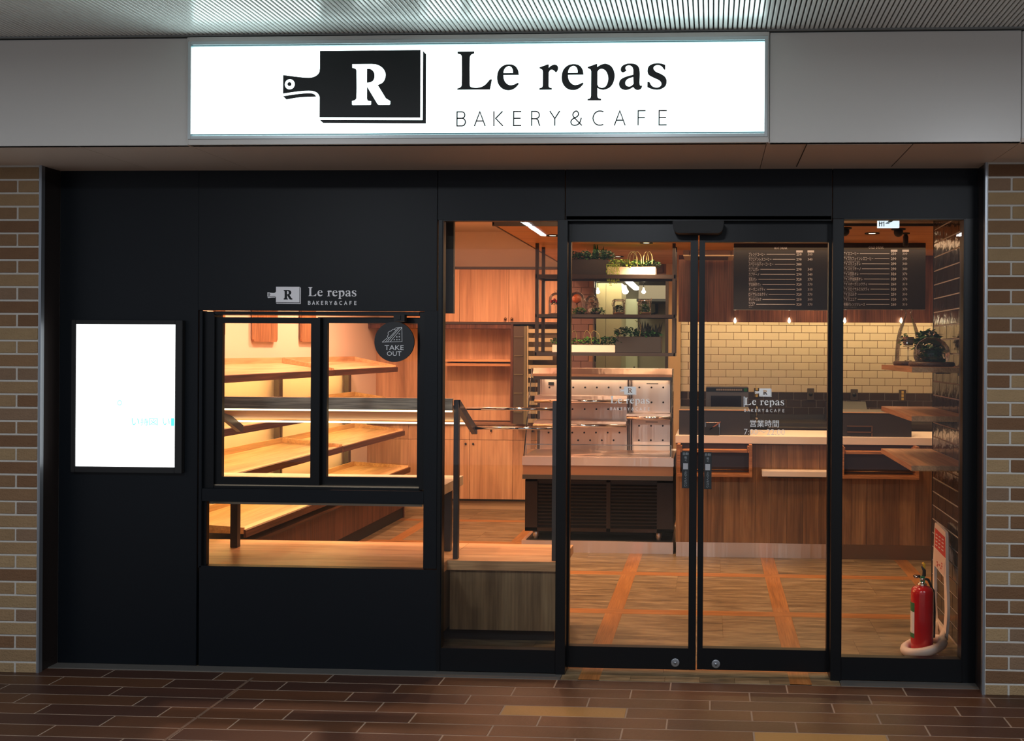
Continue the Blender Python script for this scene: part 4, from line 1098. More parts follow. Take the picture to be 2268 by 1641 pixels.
# ================================================================== RIGHT STUB WALL OF DARK TILES, SHELVES
RX = 1.43; RY0, RY1 = 0.06, at(2060, 900, 1.27).y
sw = struct('wall_right_tiled', (RX, 0.65, 0))
MB().box(RX - .0015, IX1, RY0, RY1, 0, 3.0).build('grout', GROUT_D, sw)
TL, TH = 0.1775, 0.0885
m1 = boxmesh('dark_wall_tile', .008, TL - .0065, TH - .0065, TILE_D, .0015); m2 = boxmesh('dark_wall_tile', .008, TL / 2 - .0065, TH - .0065, TILE_D, .0015)
for r in range(31):
    z = 0.012 + r * TH + TH / 2
    if r % 2: inst(m2, 'tile', (RX, RY1 - TL / 4, z), sw)
    y = RY1 - (TL / 2 if r % 2 else 0)
    while y > RY0 + .02:
        w_ = min(TL, y - RY0); inst(m1, 'tile', (RX, y - w_ / 2, z), sw, scale=(1, w_ / TL, 1)); y -= TL
MB().box(RX - .006, RX + .012, RY1, RY1 + .006, 0, 3.0).build('corner_trim', BLACK, sw)
p = at(2063, 1285, RY1)
so = thing('wall_outlet_plate', 'small pale outlet plate on the dark tiles behind the extinguisher stand', 'socket', (RX, 1.2, .15))
MB().box(RX - .012, RX - .003, 1.14, 1.20, .15, .24).build('plate', IVORY, so, bevel=.002); MB().box(RX - .015, RX - .012, 1.155, 1.185, .175, .215).build('outlet', DG, so)
SHY0, SHY1 = 0.34, 1.29
shx = 1.10
for (pyb, lab) in ((813, 'topmost wooden corner shelf on the dark tiled wall, carrying the glass cloches'), (921.5, 'middle wooden corner shelf on the dark tiled wall'), (1031.5, 'lowest wooden corner shelf on the dark tiled wall')):
    z = at(2040, pyb, SHY0).z
    t = thing('wall_shelf', lab, 'shelf', ((shx + RX) / 2, .8, z - .03), 'wooden shelves on the dark tiled wall')
    MB().box(shx, RX - .006, SHY0, SHY1, z - .030, z).build('board', WSHELF, t, bevel=.001)
    MB().box(RX - .05, RX - .006, SHY0 + .1, SHY0 + .13, z - .05, z - .03).box(RX - .05, RX - .006, SHY1 - .3, SHY1 - .27, z - .05, z - .03).build('bracket', IRON, t)
    if pyb == 813: SZ = z

# ---- foliage
def foliage(name, parent, x0, x1, y0, y1, z0, z1, n, size, m, hang=0, spiky=False, seed=0):
    rd = random.Random(seed + int(x0 * 1000)); mb = MB()
    for i in range(int(n * (1 if spiky else 1.7))):
        bx = rd.uniform(x0, x1); by = rd.uniform(y0, y1)
        edge = 1 - abs((bx - (x0 + x1) / 2) / ((x1 - x0) / 2)) ** 3 * .4
        if spiky:
            a = rd.uniform(0, 2 * math.pi); tilt = rd.uniform(.0, .7); L_ = (z1 - z0) * rd.uniform(.6, 1.05)
            d_ = Vector((math.cos(a) * math.sin(tilt), math.sin(a) * math.sin(tilt), math.cos(tilt))); p = Vector((bx, by, z0))
            s_ = Vector((-math.sin(a), math.cos(a), 0)) * size * .5
            q = p + d_ * L_ * .5; r_ = p + d_ * L_
            mb.add([p - s_ * .6, p + s_ * .6, q + s_, q - s_, r_], [(0, 1, 2, 3), (3, 2, 4)])
        else:
            p = Vector((bx, by, z0 + (z1 - z0) * edge * rd.random() ** .8))
            a = rd.uniform(0, 2 * math.pi); t_ = rd.uniform(-.6, .9)
            u = Vector((math.cos(a) * math.cos(t_), math.sin(a) * math.cos(t_), math.sin(t_))); w = u.cross(Vector((0, 0, 1))).normalized()
            s_ = size * rd.uniform(.6, 1.2); dn = Vector((0, 0, -.15 * s_))
            mb.add([p, p + u * s_ * .5 + w * s_ * .38, p + u * s_ + dn, p + u * s_ * .5 - w * s_ * .38], [(0, 1, 2), (0, 2, 3)])
    o = mb.build(name, m, parent); o['kind'] = 'stuff'; return o
# ---- tall glass cloche with a potted plant, and the dome jar
def cloche(px, py, Y, r, h, prof, lab, tint=GLJ, disc=.075, extra=None):
    p = at(px, py, Y)
    t = thing('glass_cloche', lab, 'glass cloche', (p.x, Y, p.z))
    return t, p
ca = at(2006, 800, 1.0); ca.y = 1.0; z = SZ
ca.x = 1.212
t = thing('glass_cloche', 'tall bottle-shaped glass cloche on a round wooden disc on the topmost corner shelf', 'glass cloche', (ca.x, ca.y, z))
R0 = .081; H0 = .325
MB().lathe(ca.x, ca.y, [(.001, z), (R0 + .004, z), (R0 + .009, z + .006), (R0 + .009, z + .020), (R0 + .004, z + .026), (.001, z + .026)], 32).build('base_disc', WDISC, t)
zb = z + .0265
MB().lathe(ca.x, ca.y, [(R0, zb), (R0 - .002, zb + .06), (R0 - .008, zb + .13), (R0 - .022, zb + .19), (R0 - .044, zb + .245), (.020, zb + .285), (.017, zb + .30), (.024, zb + .310), (.024, zb + .318), (.016, zb + .322)], 36, cap=False).build('glass_bell', GLJ, t)
pt = thing('potted_plant', 'tiny potted green plant on a glass stem inside the tall cloche', 'plant', (ca.x, ca.y, zb))
MB().lathe(ca.x, ca.y, [(.022, zb), (.022, zb + .004), (.005, zb + .008), (.005, zb + .085), (.03, zb + .09), (.036, zb + .094)], 16).build('glass_stand', GLJ, pt)
MB().lathe(ca.x, ca.y, [(.02, zb + .096), (.030, zb + .10), (.036, zb + .15), (.032, zb + .15)], 16).build('pot', mat('pink_pot', srgb(190, 140, 110), .5), pt)
foliage('foliage', pt, ca.x - .05, ca.x + .012, ca.y - .04, ca.y + .03, zb + .10, zb + .165, 90, .022, LEAF1)
cb = Vector((1.265, 0.60, z))
t = thing('glass_dome_jar', 'wide round glass dome with a fern inside on the topmost corner shelf', 'glass cloche', (cb.x, cb.y, z))
R1 = .103
MB().lathe(cb.x, cb.y, [(.001, z), (R1 + .018, z), (R1 + .026, z + .007), (R1 + .026, z + .020), (R1 + .018, z + .027), (.001, z + .027)], 36).build('base_disc', WDISC, t)
zb = z + .0275
MB().lathe(cb.x, cb.y, [(R1 * .88, zb), (R1 * .98, zb + .025), (R1, zb + .05), (R1 * .93, zb + .085), (R1 * .72, zb + .115), (R1 * .4, zb + .135), (.016, zb + .143), (.009, zb + .150), (.016, zb + .160), (.018, zb + .168), (.010, zb + .178), (.001, zb + .180)], 40, cap=False).build('glass_bell', GLJ, t)
pf = thing('dome_fern', 'dark green fern under the wide glass dome', 'plant', (cb.x, cb.y, zb))
foliage('foliage', pf, cb.x - .055, cb.x + .055, cb.y - .055, cb.y + .055, zb + .005, zb + .09, 130, .045, LEAF2)
MB().lathe(cb.x, cb.y, [(.04, zb), (.05, zb + .01), (.05, zb + .03), (.04, zb + .032)], 16).build('soil', mat('moss_soil', srgb(60, 70, 40), .9), pf)
cc_ = Vector((1.31, .86, z + .0))
pl_ = thing('small_ivy', 'dark green ivy in a small pot behind the wide glass dome', 'plant', (cc_.x, cc_.y, z))
MB().lathe(cc_.x, cc_.y, [(.04, z), (.05, z + .10), (.045, z + .10)], 16).build('pot', PLANTD, pl_)
foliage('foliage', pl_, cc_.x - .075, cc_.x + .06, cc_.y - .06, cc_.y + .06, z + .10, z + .21, 170, .04, LEAF2)

# ---- fire extinguisher and its stand
ex, ey = 1.185, 0.44
t = thing('fire_extinguisher', 'red fire extinguisher standing by the right tall pane', 'fire extinguisher', (ex, ey, 0))
eb = .020
def zc(v): return eb + .376 + (v - .376) * .68
MB().lathe(ex, ey, [(.052, eb), (.060, eb + .010), (.062, eb + .03), (.062, eb + .338), (.059, eb + .354), (.050, eb + .366), (.034, eb + .373), (.022, eb + .377), (.018, eb + .382)], 32).build('cylinder', RED, t)
MB().lathe(ex, ey, [(.024, zc(.376)), (.026, zc(.385)), (.024, zc(.392)), (.016, zc(.395)), (.014, zc(.42)), (.018, zc(.425)), (.018, zc(.44))], 18).build('valve', CHROME, t)
MB().box(ex - .012, ex + .012, ey - .014, ey + .014, zc(.395), zc(.455)).build('valve_body', GREEN, t, bevel=.003)
MB().tube([(ex - .006, ey, zc(.43)), (ex + .010, ey, zc(.46)), (ex + .010, ey, zc(.50)), (ex - .006, ey - .01, zc(.535))], [.008, .011, .010, .005], 8).build('lever', BLACK, t)
MB().tube([(ex + .01, ey + .005, zc(.50)), (ex + .012, ey + .01, zc(.545)), (ex + .004, ey + .01, zc(.56))], [.006, .008, .007], 8).build('safety_pin', YELLOW, t)
MB().tube([(ex - .014, ey, zc(.45)), (ex - .045, ey - .01, zc(.455)), (ex - .05, ey - .01, zc(.45))], .008).build('carry_handle', BLACK, t)
MB().tube([(ex - .036, ey - .01, zc(.44)), (ex - .036, ey - .01, zc(.462))], .012).build('gauge', CHROME, t)
MB().tube([(ex + .016, ey, zc(.43)), (ex + .035, ey + .01, zc(.42)), (ex + .066, ey + .02, eb + .34), (ex + .073, ey + .02, eb + .22), (ex + .070, ey + .02, eb + .08)], .008).build('hose', BLACK, t)
# label wrap
lb = MB(); n_ = 8; r_ = .0632
vs = []; fs = []
for i in range(n_ + 1):
    a_ = math.radians(165 + i * 6.5)
    vs += [(ex + r_ * math.cos(a_), ey + r_ * math.sin(a_), eb + .09), (ex + r_ * math.cos(a_), ey + r_ * math.sin(a_), eb + .285)]
for i in range(n_): fs.append((2 * i, 2 * i + 2, 2 * i + 3, 2 * i + 1))
lb.add(vs, fs, True).build('label_band', WHITE, t)
for (z0_, z1_) in ((.09, .115), (.235, .285)):
    lb = MB(); vs = []; fs = []
    for i in range(n_ + 1):
        a_ = math.radians(165 + i * 6.5); vs += [(ex + (r_ + .0006) * math.cos(a_), ey + (r_ + .0006) * math.sin(a_), eb + z0_), (ex + (r_ + .0006) * math.cos(a_), ey + (r_ + .0006) * math.sin(a_), eb + z1_)]
    for i in range(n_): fs.append((2 * i, 2 * i + 2, 2 * i + 3, 2 * i + 1))
    lb.add(vs, fs, True).build('label_band', GREEN, t)
st = thing('extinguisher_stand', 'cream plastic extinguisher stand with a tall red printed board', 'stand', (ex, ey, 0))
ring = []
for i in range(28):
    a_ = 2 * math.pi * i / 28
    xx = ex + .010 + .105 * math.cos(a_); yy = ey + .0 + .10 * math.sin(a_)
    ring.append((xx, yy, .030 + .028 * (1 + math.cos(a_)) ))
MB().tube(ring, .025, 10, closed=True).build('base_ring', IVORY, st)
MB().lathe(ex, ey, [(.001, .0), (.098, .0), (.092, .012), (.05, .034), (.001, .034)], 28).build('foot_plate', IVORY, st)
MB().tube([(ex + .09, ey - .06, .075), (1.30, ey + .02, .092), (1.330, ey + .10, .115)], [.022, .022, .014], 10).tube([(ex + .09, ey + .08, .075), (1.30, ey + .20, .092), (1.330, ey + .26, .115)], [.022, .022, .014], 10).build('arm', IVORY, st)
def bx(zv): return 1.335 + .05 * (zv - .1) / .53
def plate(yz, hole, th, m, name, dx=0, parent=st):
    bm = bmesh.new(); lo = []
    cu = bpy.data.curves.new('c', 'CURVE'); cu.dimensions = '2D'; cu.fill_mode = 'BOTH'
    for c in [yz] + ([hole] if hole else []):
        sp = cu.splines.new('POLY'); sp.points.add(len(c) - 1)
        for i, p in enumerate(c): sp.points[i].co = (p[0], p[1], 0, 1)
        sp.use_cyclic_u = True
    cu.extrude = th / 2
    o = bpy.data.objects.new('c', cu); COL.objects.link(o); dg = bpy.context.evaluated_depsgraph_get(); dg.update()
    me = bpy.data.meshes.new_from_object(o.evaluated_get(dg)); bpy.data.objects.remove(o); bm.free()
    for v in me.vertices:
        y_, z_, e_ = v.co; v.co = Vector((bx(z_) + dx - e_, y_ + .16, z_)) - ORG[parent.name]
    me.materials.clear(); me.materials.append(m); me.name = name
    ob = bpy.data.objects.new(name, me); COL.objects.link(ob); ob.parent = parent; ORG[ob.name] = ORG[parent.name]; return ob
yA, yB = .35, .70
outl = [(yA - .02, .075), (yA - .01, .22), (yA + .10, .42), (yA + .19, .62), (yA + .20, .635), (yA + .21, .645), (yB + .12, .655), (yB + .13, .645), (yB + .12, .60), (yB + .07, .40), (yB - .02, .20), (yB - .10, .09), (yB - .14, .075)]
hol = [(yA + .04, .125), (yA + .05, .22), (yA + .125, .36), (yA + .15, .395), (yB + .03, .41), (yB + .03, .39), (yB - .04, .22), (yB - .11, .13)]
plate([tuple(p) for p in cr([p + (1,) if i in (5, 6, 1, 7) else p for i, p in enumerate(outl)])], hol, .016, IVORY, 'back_board')
plate([(yA + .185, .585), (yA + .205, .615), (yB + .105, .625), (yB + .095, .59), (yB + .073, .515), (yA + .145, .505)], None, .001, REDP, 'warning_print', -.0088)
plate([(yA + .143, .498), (yB + .071, .508), (yB + .042, .415), (yA + .135, .405)], None, .001, mat('pale_print', srgb(215, 190, 178), .5), 'instruction_print', -.0088)
mbp = MB()
for (yy, zz_) in ((.545, .44), (.56, .425), (.55, .455), (.60, .435), (.64, .43), (.66, .44), (.65, .42)):
    mbp.box(bx(zz_) - .0105, bx(zz_) - .0095, yy, yy + .02, zz_, zz_ + .009)
for k in range(3):
    yy = .555 + k * .075
    for j in range(4): mbp.box(bx(.53 + j * .02) - .0105, bx(.53 + j * .02) - .0095, yy + j * .006, yy + .045 + j * .006, .532 + j * .02, .538 + j * .02)
mbp.v = [(x_, y_ + .16, z_) for x_, y_, z_ in mbp.v]
mk = MB(); mk.v = mbp.v[:8 * 7]; mk.f = mbp.f[:6 * 7]; mk.sm = mbp.sm[:6 * 7]; mk.build('pictograms', REDP, st)
mk = MB(); mk.v = [v for v in mbp.v[8 * 7:]]; mk.f = [tuple(i - 56 for i in f) for f in mbp.f[6 * 7:]]; mk.sm = mbp.sm[6 * 7:]; mk.build('lettering', WHITE, st)

# ================================================================== LEFT: BREAD RACK, CABINETS, DISPLAY TABLE
# ---- bread rack along the left wall
rk = thing('bread_rack', 'long wooden bread rack base with steel posts along the left wall', 'rack', (-3.35, 2.8, 0))
RBX = -3.6
MB().box(IX0 + .003, -3.12, 1.0, 4.56, 0.12, 0.40).build('base_carcass', BLACK, rk)
y = 1.0
while y < 4.55:
    MB().box(-3.12, -3.10, y + .001, min(y + .445, 4.58) - .001, 0.11, 0.40).build('front_board', WDX, rk); y += .445
MB().box(-3.2, -3.115, 1.0, 4.57, 0.0, 0.11).build('toe_kick', BLACK, rk)
MB().box(IX0 + .003, -3.10, 4.56, 4.58, 0, .40).build('end_board', WDX, rk)
MB().box(IX0 + .003, -3.035, 1.0, 4.56, 0.405, 0.425).build('top_rail', WEDGE, rk)
MB().box(-3.06, -3.045, 1.0, 4.56, 0.395, 0.404).build('groove_strip', IRON, rk)  # plain iron strip in the groove below the top rail
for y in (.85, 2.885, 4.42):
    MB().box(-3.655, -3.61, y - .035, y - .005, .42, 1.60).box(-3.655, -3.61, y + .005, y + .035, .42, 1.60).build('post', STEELD, rk)
LEV = [(1.52, -3.17, 'topmost'), (1.18, -3.13, 'second'), (.882, -3.095, 'third'), (.515, -3.035, 'lowest')]
for li, (zf, xf, nm) in enumerate(LEV):
    xb_ = -3.60; zb_ = zf + (.062, .048, .030, .012)[li]
    for (ya, yb_, pos) in ((.72 if li < 3 else 1.10, 2.87, 'near the window'), (2.90, 4.50, 'at the far end')):
        lab = '%s sloping wooden bread tray %s of the left wall rack' % (nm, pos)
        t = thing('bread_tray', lab, 'tray', ((xf + xb_) / 2, (ya + yb_) / 2, zf - .03), 'sloping bread trays on the rack')
        MB().prism([(xf, zf - .022), (xf, zf), (xb_, zb_), (xb_, zb_ - .022)], 'y', ya, yb_).build('board', WLY, t)
        MB().prism([(xf + .018, zf - .045), (xf + .018, zf + .002), (xf, zf + .006), (xf, zf - .045)], 'y', ya, yb_).build('front_edge', WEDGE, t)
        MB().prism([(xb_, zb_), (xb_, zb_ + .045), (xb_ + .014, zb_ + .045), (xb_ + .014, zb_ - .003)], 'y', ya, yb_).build('back_lip', WLY, t)
        for ye in (yb_ - .014, ya):
            MB().prism([(xf, zf), (xf, zf + .02), (xb_ + .014, zb_ + .042), (xb_ + .014, zb_)], 'y', ye, ye + .014).build('end_lip', WLY, t)
        if li < 3:
            MB().box(xb_ + .10, xb_ + .13, ya + .05, yb_ - .05, zb_ - .052, zb_ - .040).build('light_strip', LEDY, rk)
            MB().box(xb_ + .095, xb_ + .135, ya + .04, yb_ - .04, zb_ - .040, zb_ - .026).build('strip_housing', ALU, rk)
# ---- wooden paddles hung on the left wall
for (pxa, pxb, pyb, lab) in ((480, 499, 746, 'wooden bread paddle on the left wall, cut by the window edge'), (562, 615, 757, 'wide wooden bread paddle hung above the top tray, middle of three'), (668, 700, 757, 'wooden bread paddle on the left wall, partly behind the window mullion')):
    # wall plane x = IX0
    q0_, q1_ = atx(pxa, pyb, IX0 + .03), atx(pxb, pyb, IX0 + .03)
    y0_, y1_ = q0_.y, q1_.y; zb1 = (q0_.z + q1_.z) / 2
    t = thing('bread_paddle', lab, 'paddle', (IX0 + .02, (y0_ + y1_) / 2, zb1), 'wooden paddles hung on the left wall')
    ym = (y0_ + y1_) / 2; hw = (y1_ - y0_) / 2
    MB().prism([(ym - hw + .02, zb1), (ym + hw - .02, zb1), (ym + hw, zb1 + .02), (ym + hw, zb1 + .42), (ym + hw - .03, zb1 + .46), (ym + .03, zb1 + .48), (ym + .025, zb1 + .68), (ym - .025, zb1 + .68), (ym - .03, zb1 + .48), (ym - hw + .03, zb1 + .46), (ym - hw, zb1 + .42), (ym - hw, zb1 + .02)], 'x', IX0 + .012, IX0 + .030).build('board', PADW, t)
    MB().cyl((IX0, ym, zb1 + .65), (IX0 + .04, ym, zb1 + .65), .006).build('peg', BRASS, t)

# ---- fitted cabinets at the back, d ~ 10.1
KY = 5.10
K0 = at(796, 860, KY).x; K1 = at(1130, 900, KY).x
kx = lambda p: at(p, 800, KY).x
kz_ = lambda p: at(1060, p, KY).z
def cabinet(name, a, b, c, d, lab, grp, knobs=(), m=WLZ, dep=.33, doors=1):
    t = thing(name, lab, 'cabinet', ((a + b) / 2, KY, c), grp)
    MB().box(a + .003, b - .003, KY + .02, KY + dep, c, d).build('carcass', WDX, t)
    MB().box(a + .002, b - .002, KY, KY + .018, c + .002, d - .002).build('door', m, t)
    for (kx_, kz1) in knobs:
        MB().lathe(kx_, KY - .012, [(.004, kz1 - .016), (.014, kz1 - .010), (.015, kz1), (.012, kz1 + .010), (.004, kz1 + .015)], 12).build('knob', BRASS, t)
    return t
ub, ut = kz_(713), kz_(596)
ux = [kx(895), kx(1017), kx(1126), kx(1240)]
cabinet('wall_cabinet', ux[0], ux[1], ub, ut, 'light oak wall cabinet leftmost behind the black hanging panel', 'oak wall cabinets', [])
cabinet('wall_cabinet', ux[1], ux[2], ub, ut, 'light oak wall cabinet in the middle, knob at its right corner', 'oak wall cabinets', [(kx(1119), kz_(706))])
cabinet('wall_cabinet', ux[2], ux[3], ub, ut, 'light oak wall cabinet rightmost, knob at its left corner', 'oak wall cabinets', [(kx(1133.5), kz_(706))])
t = thing('cabinet_cornice', 'dark rail above the oak wall cabinets', 'rail', (kx(1050), KY, ut))
MB().box(kx(790), ux[3], KY - .01, KY + .34, ut, ut + .025).build('rail', IRON, t)
t = thing('niche_unit', 'oak alcove unit with two shelf boards below the wall cabinets', 'shelf unit', (kx(960), KY, kz_(935)))
MB().box(K0, K1, KY + .26, KY + .28, kz_(935), ub - .02).build('back_panel', WLZ, t)
MB().box(K0, ux[3], KY, KY + .34, ub - .022, ub - .001).build('top_board', IRON, t)
MB().box(K1 - .0, K1 + .028, KY - .003, KY + .34, kz_(935), ub - .022).build('side_post', WDX, t)
MB().box(K0, K0 + .018, KY, KY + .3, kz_(1010), ub - .022).build('side_panel', IRON, t)
for (u, v) in ((796, 801), (805, 811)):
    MB().box(kx(976), K1 - .002, KY + .05, KY + .26, kz_(v), kz_(u)).build('shelf_board', WLX, t)
MB().box(K0, K1, KY + .01, KY + .30, ub - .07, ub - .022).build('valance', WDX, t)
wl = kz_(937)
t = thing('sideboard_top', 'dark thin worktop of the oak base cabinets', 'worktop', (kx(1000), KY, wl))
MB().box(K0, kx(1228), KY - .02, KY + .35, wl - .02, wl).build('slab', mat('brown_top', srgb(120, 90, 70), .4), t, bevel=.002)
bxs = [kx(800), kx(905), kx(1041), kx(1137), kx(1225)]
names_ = ['farthest left behind the display window', 'with two upper knobs', 'under the metal rails', 'beside the display fridge']
for i in range(4):
    a, b = bxs[i], bxs[i + 1]; m_ = (a + b) / 2
    t = thing('base_cabinet', 'oak base cabinet with drawer and door, %s' % names_[i], 'cabinet', (m_, KY, .09), 'oak base cabinets at the back')
    z1_ = kz_(941); z2_ = kz_(974); z0_ = kz_(1105)
    MB().box(a + .003, b - .003, KY + .02, KY + .33, z0_, z1_).build('carcass', WDX, t)
    dr = MB().box(a + .002, b - .002, KY, KY + .018, z2_ + .002, z1_).build('drawer', WLZ, t)
    for q in ((m_,) if i != 1 else (m_,)): MB().lathe(q, KY - .010, [(.004, (z1_ + z2_) / 2 - .012 + .02), (.013, (z1_ + z2_) / 2 + .02), (.004, (z1_ + z2_) / 2 + .032)], 10).build('knob', BLACK, dr)
    do = MB().box(a + .002, b - .002, KY, KY + .018, z0_, z2_ - .002).build('door', WLZ, t)
    q = a + .04 if i % 2 == 0 else b - .04
    MB().lathe(q, KY - .010, [(.004, z2_ - .055), (.013, z2_ - .043), (.004, z2_ - .031)], 10).build('knob', BLACK, do)
    MB().box(a, b, KY + .005, KY + .03, z0_ - .022, z0_ - .001).build('plinth_rail', BLACK, t)
    MB().box(a, b, KY + .04, KY + .06, 0, z0_ - .022).build('plinth', mat('plinth_light', srgb(190, 165, 130), .4) if i == 0 else bpy.data.materials['plinth_light'], t)

# ---- steel tray trolley between the niche and the opening
a, b, c, d = rect(1136, 722, 1166, 938, 4.95)
GRS = mat('green_grey_steel', srgb(150, 148, 120), .3, .8)
t = thing('ice_cabinet', 'dark glossy steel cabinet side right of the oak alcove', 'steel cabinet', ((a + b) / 2, 4.95, 0))
MB().box(a, b, 4.97, 5.4, wl + .002, d).build('body', STEELD, t)
for i in range(5):
    zz_ = c + (d - c) * (i + .6) / 5.2
    MB().box(a + .01, b - .04, 4.955, 4.97, zz_, zz_ + .006).build('shelf_edge', GRS, t)
MB().box(b - .03, b, 4.955, 4.97, wl + .002, d).build('frame_stile', GRS, t)
a, b, c, d = rect(1167, 722, 1236, 938, 4.93)
t = thing('louvred_rack', 'pale steel louvred rack left of the tiled kitchen pillar', 'rack', ((a + b) / 2, 4.93, wl))
MB().box(a, b, 5.2, 5.22, wl + .002, d).build('back_panel', mat('rack_dark', srgb(96, 84, 62), .5), t)
PALE = mat('pale_steel', srgb(196, 188, 150), .4, .5)
MB().box(a, a + .012, 4.93, 5.2, wl + .002, d).box(b - .012, b, 4.93, 5.2, wl + .002, d).build('side_frame', PALE, t)
n_ = 11
for i in range(n_):
    zz_ = wl + .01 + (d - wl) * i / n_
    MB().box(a + .012, b - .06 if i % 2 else b - .012, 4.94, 4.97, zz_ + .012, zz_ + .052).build('louvre', PALE, t)

# ---- near display table inside the window
bzt = at(1110, 1243, .5).z
bX0 = -3.25; bX1 = at(1270, 1203, 1.0).x; mX = at(990, 1245, .5).x
t = thing('display_bench', 'low light oak display bench inside the front window', 'bench', (-2.0, .6, 0))
MB().box(mX + .0, bX1, .50, 1.0, bzt - .055, bzt).build('top', WLX, t, bevel=.0015)
MB().box(bX0, mX - .0, .16, 1.0, bzt - .055, bzt - .0002).build('top', WLX, t, bevel=.0015)
MB().box(mX + .01, bX1 - .02, .53, .98, .07, bzt - .055).build('front_panel', WKN, t)
MB().box(bX0 + .01, mX - .012, .19, .98, .07, bzt - .055).build('side_panel', WKN, t)
MB().box(bX0 + .02, bX1 - .05, .58, .95, 0, .07).build('plinth', BLACK, t)
# raised shelf on posts, with end boards
rz = at(1010, 1053, 1.0).z; rX1 = at(1026, 1070, 1.0).x
t = thing('raised_counter', 'pale oak raised counter shelf on black posts behind the take-out window', 'counter', (-2.2, .6, bzt))
MB().box(bX0, rX1, .14, 1.0, rz - .058, rz).build('top', mat('pale_top', srgb(222, 206, 180), .4), t, bevel=.0015)
for px_ in (521, 992):
    xx = at(px_, 1218, .77).x
    MB().box(xx - .022, xx + .022, .75, .79, bzt + .001, rz - .058).build('post', IRON, t)
# sneeze guard canopy with strip lights, posts, arms and rails
g = thing('canopy_guard', 'slanted wooden canopy with twin strip lights on black posts over the raised counter', 'canopy', (-2.0, .7, bzt))
pX = at(1010.5, 1100, .55).x
zt_ = at(1010, 886, .55).z; z2_ = at(1048, 958, .97).z
pX2 = at(1229.5, 1000, .55).x
for xx in (pX, pX2, -3.0):
    MB().box(xx - .014, xx + .014, .535, .570, bzt + .001, zt_).build('post', IRON, g)
    MB().prism([(.535, zt_), (.575, zt_), (.99, z2_ + .03), (.99, z2_ - .01), (.96, z2_ - .01), (.55, zt_ - .04)], 'x', xx - .014 + (.0), xx + .014).build('arm', IRON, g)
zA1 = at(750, 880, .53).z; zA0 = at(750, 906, .53).z
cX1 = pX - .015; cX0 = bX0
MB().box(cX0, cX1, .50, .53, zA0, zA1).build('front_plank', WPLANK, g)
zB = at(750, 934, .95).z
WUND = wood('canopy_underside', srgb(150, 110, 66), srgb(176, 134, 86), srgb(190, 150, 100), 'x', across=12, along=1, dark=.85)
MB().prism([(.53, zA0 + .012), (.53, zA0 + .028), (.96, zB + .024), (.96, zB + .008)], 'x', cX0, cX1).build('slanted_board', WUND, g)
MB().box(cX0 + .02, cX1, .500, .512, zA0 - .010, zA0 - .001).build('light_strip', LED, g)
MB().box(cX0 + .02, cX1, .93, .95, zB - .006, zB + .004).build('light_strip', LED, g)
for (Y_, py_) in ((.72, 905.5), (.94, 948.5)):
    zz_ = at(1130, py_, Y_).z
    MB().cyl((pX + .014, Y_, zz_), (pX2 - .014, Y_, zz_), .0095, 14).build('rail', CHROME, g)

# ================================================================== REFRIGERATED SHOWCASE
SY = 3.05
cx0_ = at(1163, 1100, SY).x; cx1_ = at(1491, 1100, SY).x
g = thing('showcase', 'open steel refrigerated showcase left of the service counter', 'display fridge', ((cx0_ + cx1_) / 2, SY + .4, 0))
SZD = lambda p, Y=SY: at(1330, p, Y).z
BRN = mat('bronze_black_casing', srgb(26, 16, 14), .25)
# plinth
MB().box(at(1155, 1210, SY - .02).x, at(1491, 1210, SY - .02).x, SY - .02, SY + .8, 0, SZD(1199, SY - .02)).build('plinth', STEEL, g)
z0 = SZD(1178); z1 = SZD(1064)
for (u, v, y_) in ((1184, 1190, SY + .06), (1456, 1462, SY + .06), (1184, 1190, SY + .6), (1456, 1462, SY + .6)):
    pp = at((u + v) / 2, 1185, y_)
    MB().lathe(pp.x, y_, [(.018, SZD(1199, SY - .02)), (.018, SZD(1199) + .02), (.026, SZD(1199) + .03), (.028, z0)], 14).build('foot', STEEL, g)
MB().box(cx0_, cx1_, SY + .03, SY + .75, z0, z1).build('machine_casing', BRN, g)
MB().box(cx0_, at(1190, 1100, SY).x, SY, SY + .03, z0, z1).box(at(1455, 1100, SY).x, cx1_, SY, SY + .03, z0, z1).box(cx0_, cx1_, SY, SY + .03, z0, z0 + .03).box(at(1343, 1100, SY).x, at(1352, 1100, SY).x, SY, SY + .03, z0, z1).box(cx0_, cx1_, SY, SY + .03, z1 - .015, z1).build('grille_frame', BRN, g)
SLT = mat('dark_gloss_slat', srgb(44, 36, 33), .15, .8)
for (u, v) in ((1190, 1343), (1352, 1455)):
    for i in range(13):
        zz_ = z0 + .035 + i * (z1 - z0 - .055) / 13
        MB().prism([(SY + .004, zz_), (SY + .022, zz_ + .012), (SY + .024, zz_ + .010), (SY + .006, zz_ - .003)], 'x', at(u, 1100, SY).x + .001, at(v, 1100, SY).x - .001).build('grille_slat', SLT, g)
MB().box(cx0_ + .01, cx1_ - .01, SY, SY + .7, SZD(1199, SY - .02) + .0005, SZD(1199, SY - .02) + .004).build('shade_slab', BLACK, g)  # black slab added as shade on top of the plinth
MB().box(cx0_ + .02, cx1_ - .02, SY + .25, SY + .7, SZD(1199, SY - .02) + .005, z0).build('shade_box', BLACK, g)  # black box added as the shade between the feet
